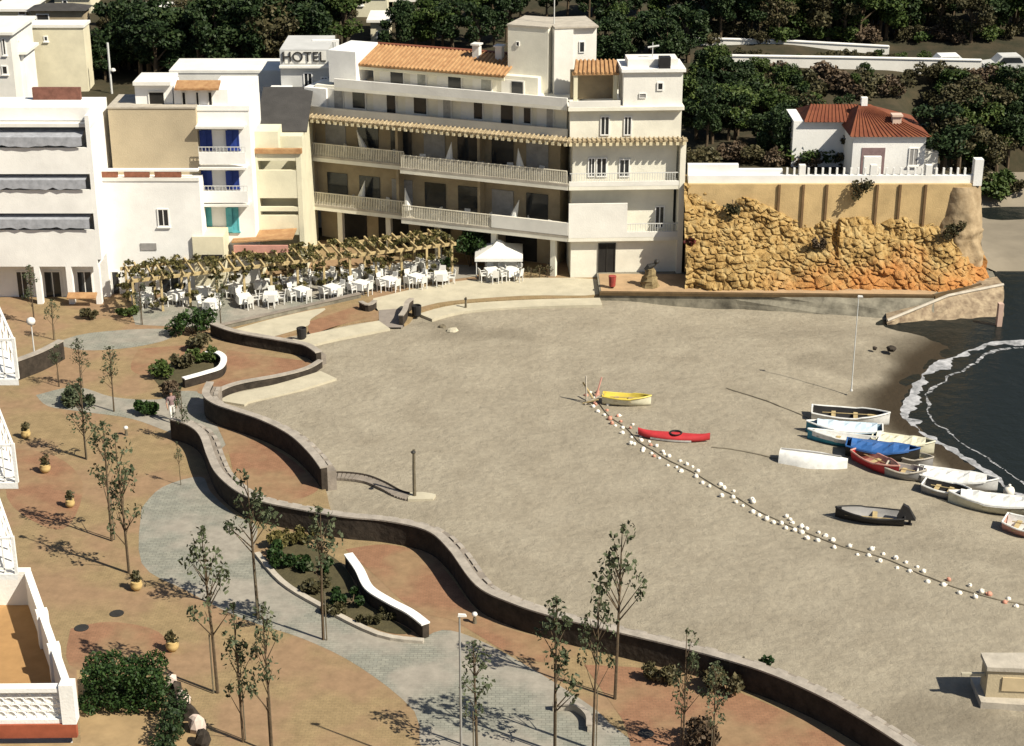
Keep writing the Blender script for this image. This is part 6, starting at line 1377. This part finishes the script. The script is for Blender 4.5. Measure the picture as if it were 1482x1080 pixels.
q = hit(162, 136); lt = thing('utility_pole', 'thin grey pole with a small lamp before the pines behind the apartment roof', 'pole', q); hq = FY(161, 62, q.y)[1]-q.z
part(lt, 'post', PALEMETAL, lambda b: b.tube([q-Vec((0, 0, .5)), q+Vec((0, 0, hq))], .09, 6)); part(lt, 'lamp_head', PLASTW, lambda b: b.lathe([(.05, -.1), (.2, 0), (.16, .15), (.04, .2)], q+Vec((.25, 0, hq*.45)), 8)); part(lt, 'lamp_arm', PALEMETAL, lambda b: b.tube([q+Vec((0, 0, hq*.45)), q+Vec((.25, 0, hq*.45))], .03, 5))

for lab, pp_ in (('slack mooring rope running left from the top white boat across the sand', ((1052, 562), (1090, 574), (1130, 588), (1168, 602))), ('thin rope from the red kayak end to the upturned white boat', ((1030, 648), (1075, 654), (1124, 664)))):
    w = smooth_line([G(x, y, -.12) for x, y in pp_], 6)
    for p in w: p.z = SANDZ(p.x, p.y)+.03
    mb = MB(); mb.tube(w, .035, 5); tag(mb.build('mooring_rope', MATS['grey rope']), lab, 'rope')
for px, py, lab in ((169, 888, 'round dark drain cover on the ochre paving right of the terrace corner'), (118, 909, 'dark drain cover nearest the pierced balustrade terrace'), (935, 1062, 'small drain cover on the orange strip, bottom right')):
    p = G(px, py, .01); mb = MB(); mb.lathe([(.3, 0), (.3, .012), (.24, .012), (.22, .006)], p, 14); tag(mb.build('drain_cover', IRON), lab, 'drain cover')

def hang(px, py, Y, r, lm, lab, seed, nm='hanging_bush'):
    x, z = FY(px, py, Y); t = thing(nm, lab, 'bush', (x, Y, z)); rng = np.random.RandomState(seed); cb = MB()
    leaves(cb, [(x+rng.uniform(-r, r), Y-rng.uniform(0, .3), z+rng.uniform(-r, r)*.8, r*.55) for _ in range(7)], 70, .14, rng, 1.0); cb.build('foliage', lm, t)
    part(t, 'stem', BARK, lambda b: b.tube([(x, Y+.1, z+r), (x, Y-.15, z+.2), (x+.1, Y-.2, z-r)], [.04, .03, .01], 5))
hang(1246, 272, 105.5, .6, LEAF_OLIVE, 'dark bush hanging over the tan retaining wall between the pilasters', 301)
hang(1060, 300, 105.1, .45, LEAF_OLIVE, 'dry tuft growing on the cliff near its upper left', 302)
hang(1186, 350, 104.3, .4, LEAF_DRY, 'dark brown tuft in the cleft in the middle of the cliff', 303)
hang(1000, 352, 104.2, .35, leafmat('dark red leaves', [(.04, .01, .01), (.12, .02, .02), (.05, .05, .015)]), 'dark red plant beside the hotel pier at the left cliff edge', 304)
hang(1380, 330, 104.9, .5, LEAF_OLIVE, 'olive scrub on the rounded rock outcrop at the cliff end', 305)

for i in range(16):
    z = (Z1, Z2)[i % 2]; u = 1.2+i*1.02; d = -.75 if u < 11.4 else -1.35
    q = FA.P(u, d, 0); place('balcony_chair', CM, q[0], q[1], cr.uniform(0, 6.28), 'white plastic chair behind the railing of the hotel %s floor balcony' % ('first', 'second')[i % 2], 'chair', 'chairs on the hotel %s floor balcony' % ('first', 'second')[i % 2], z)
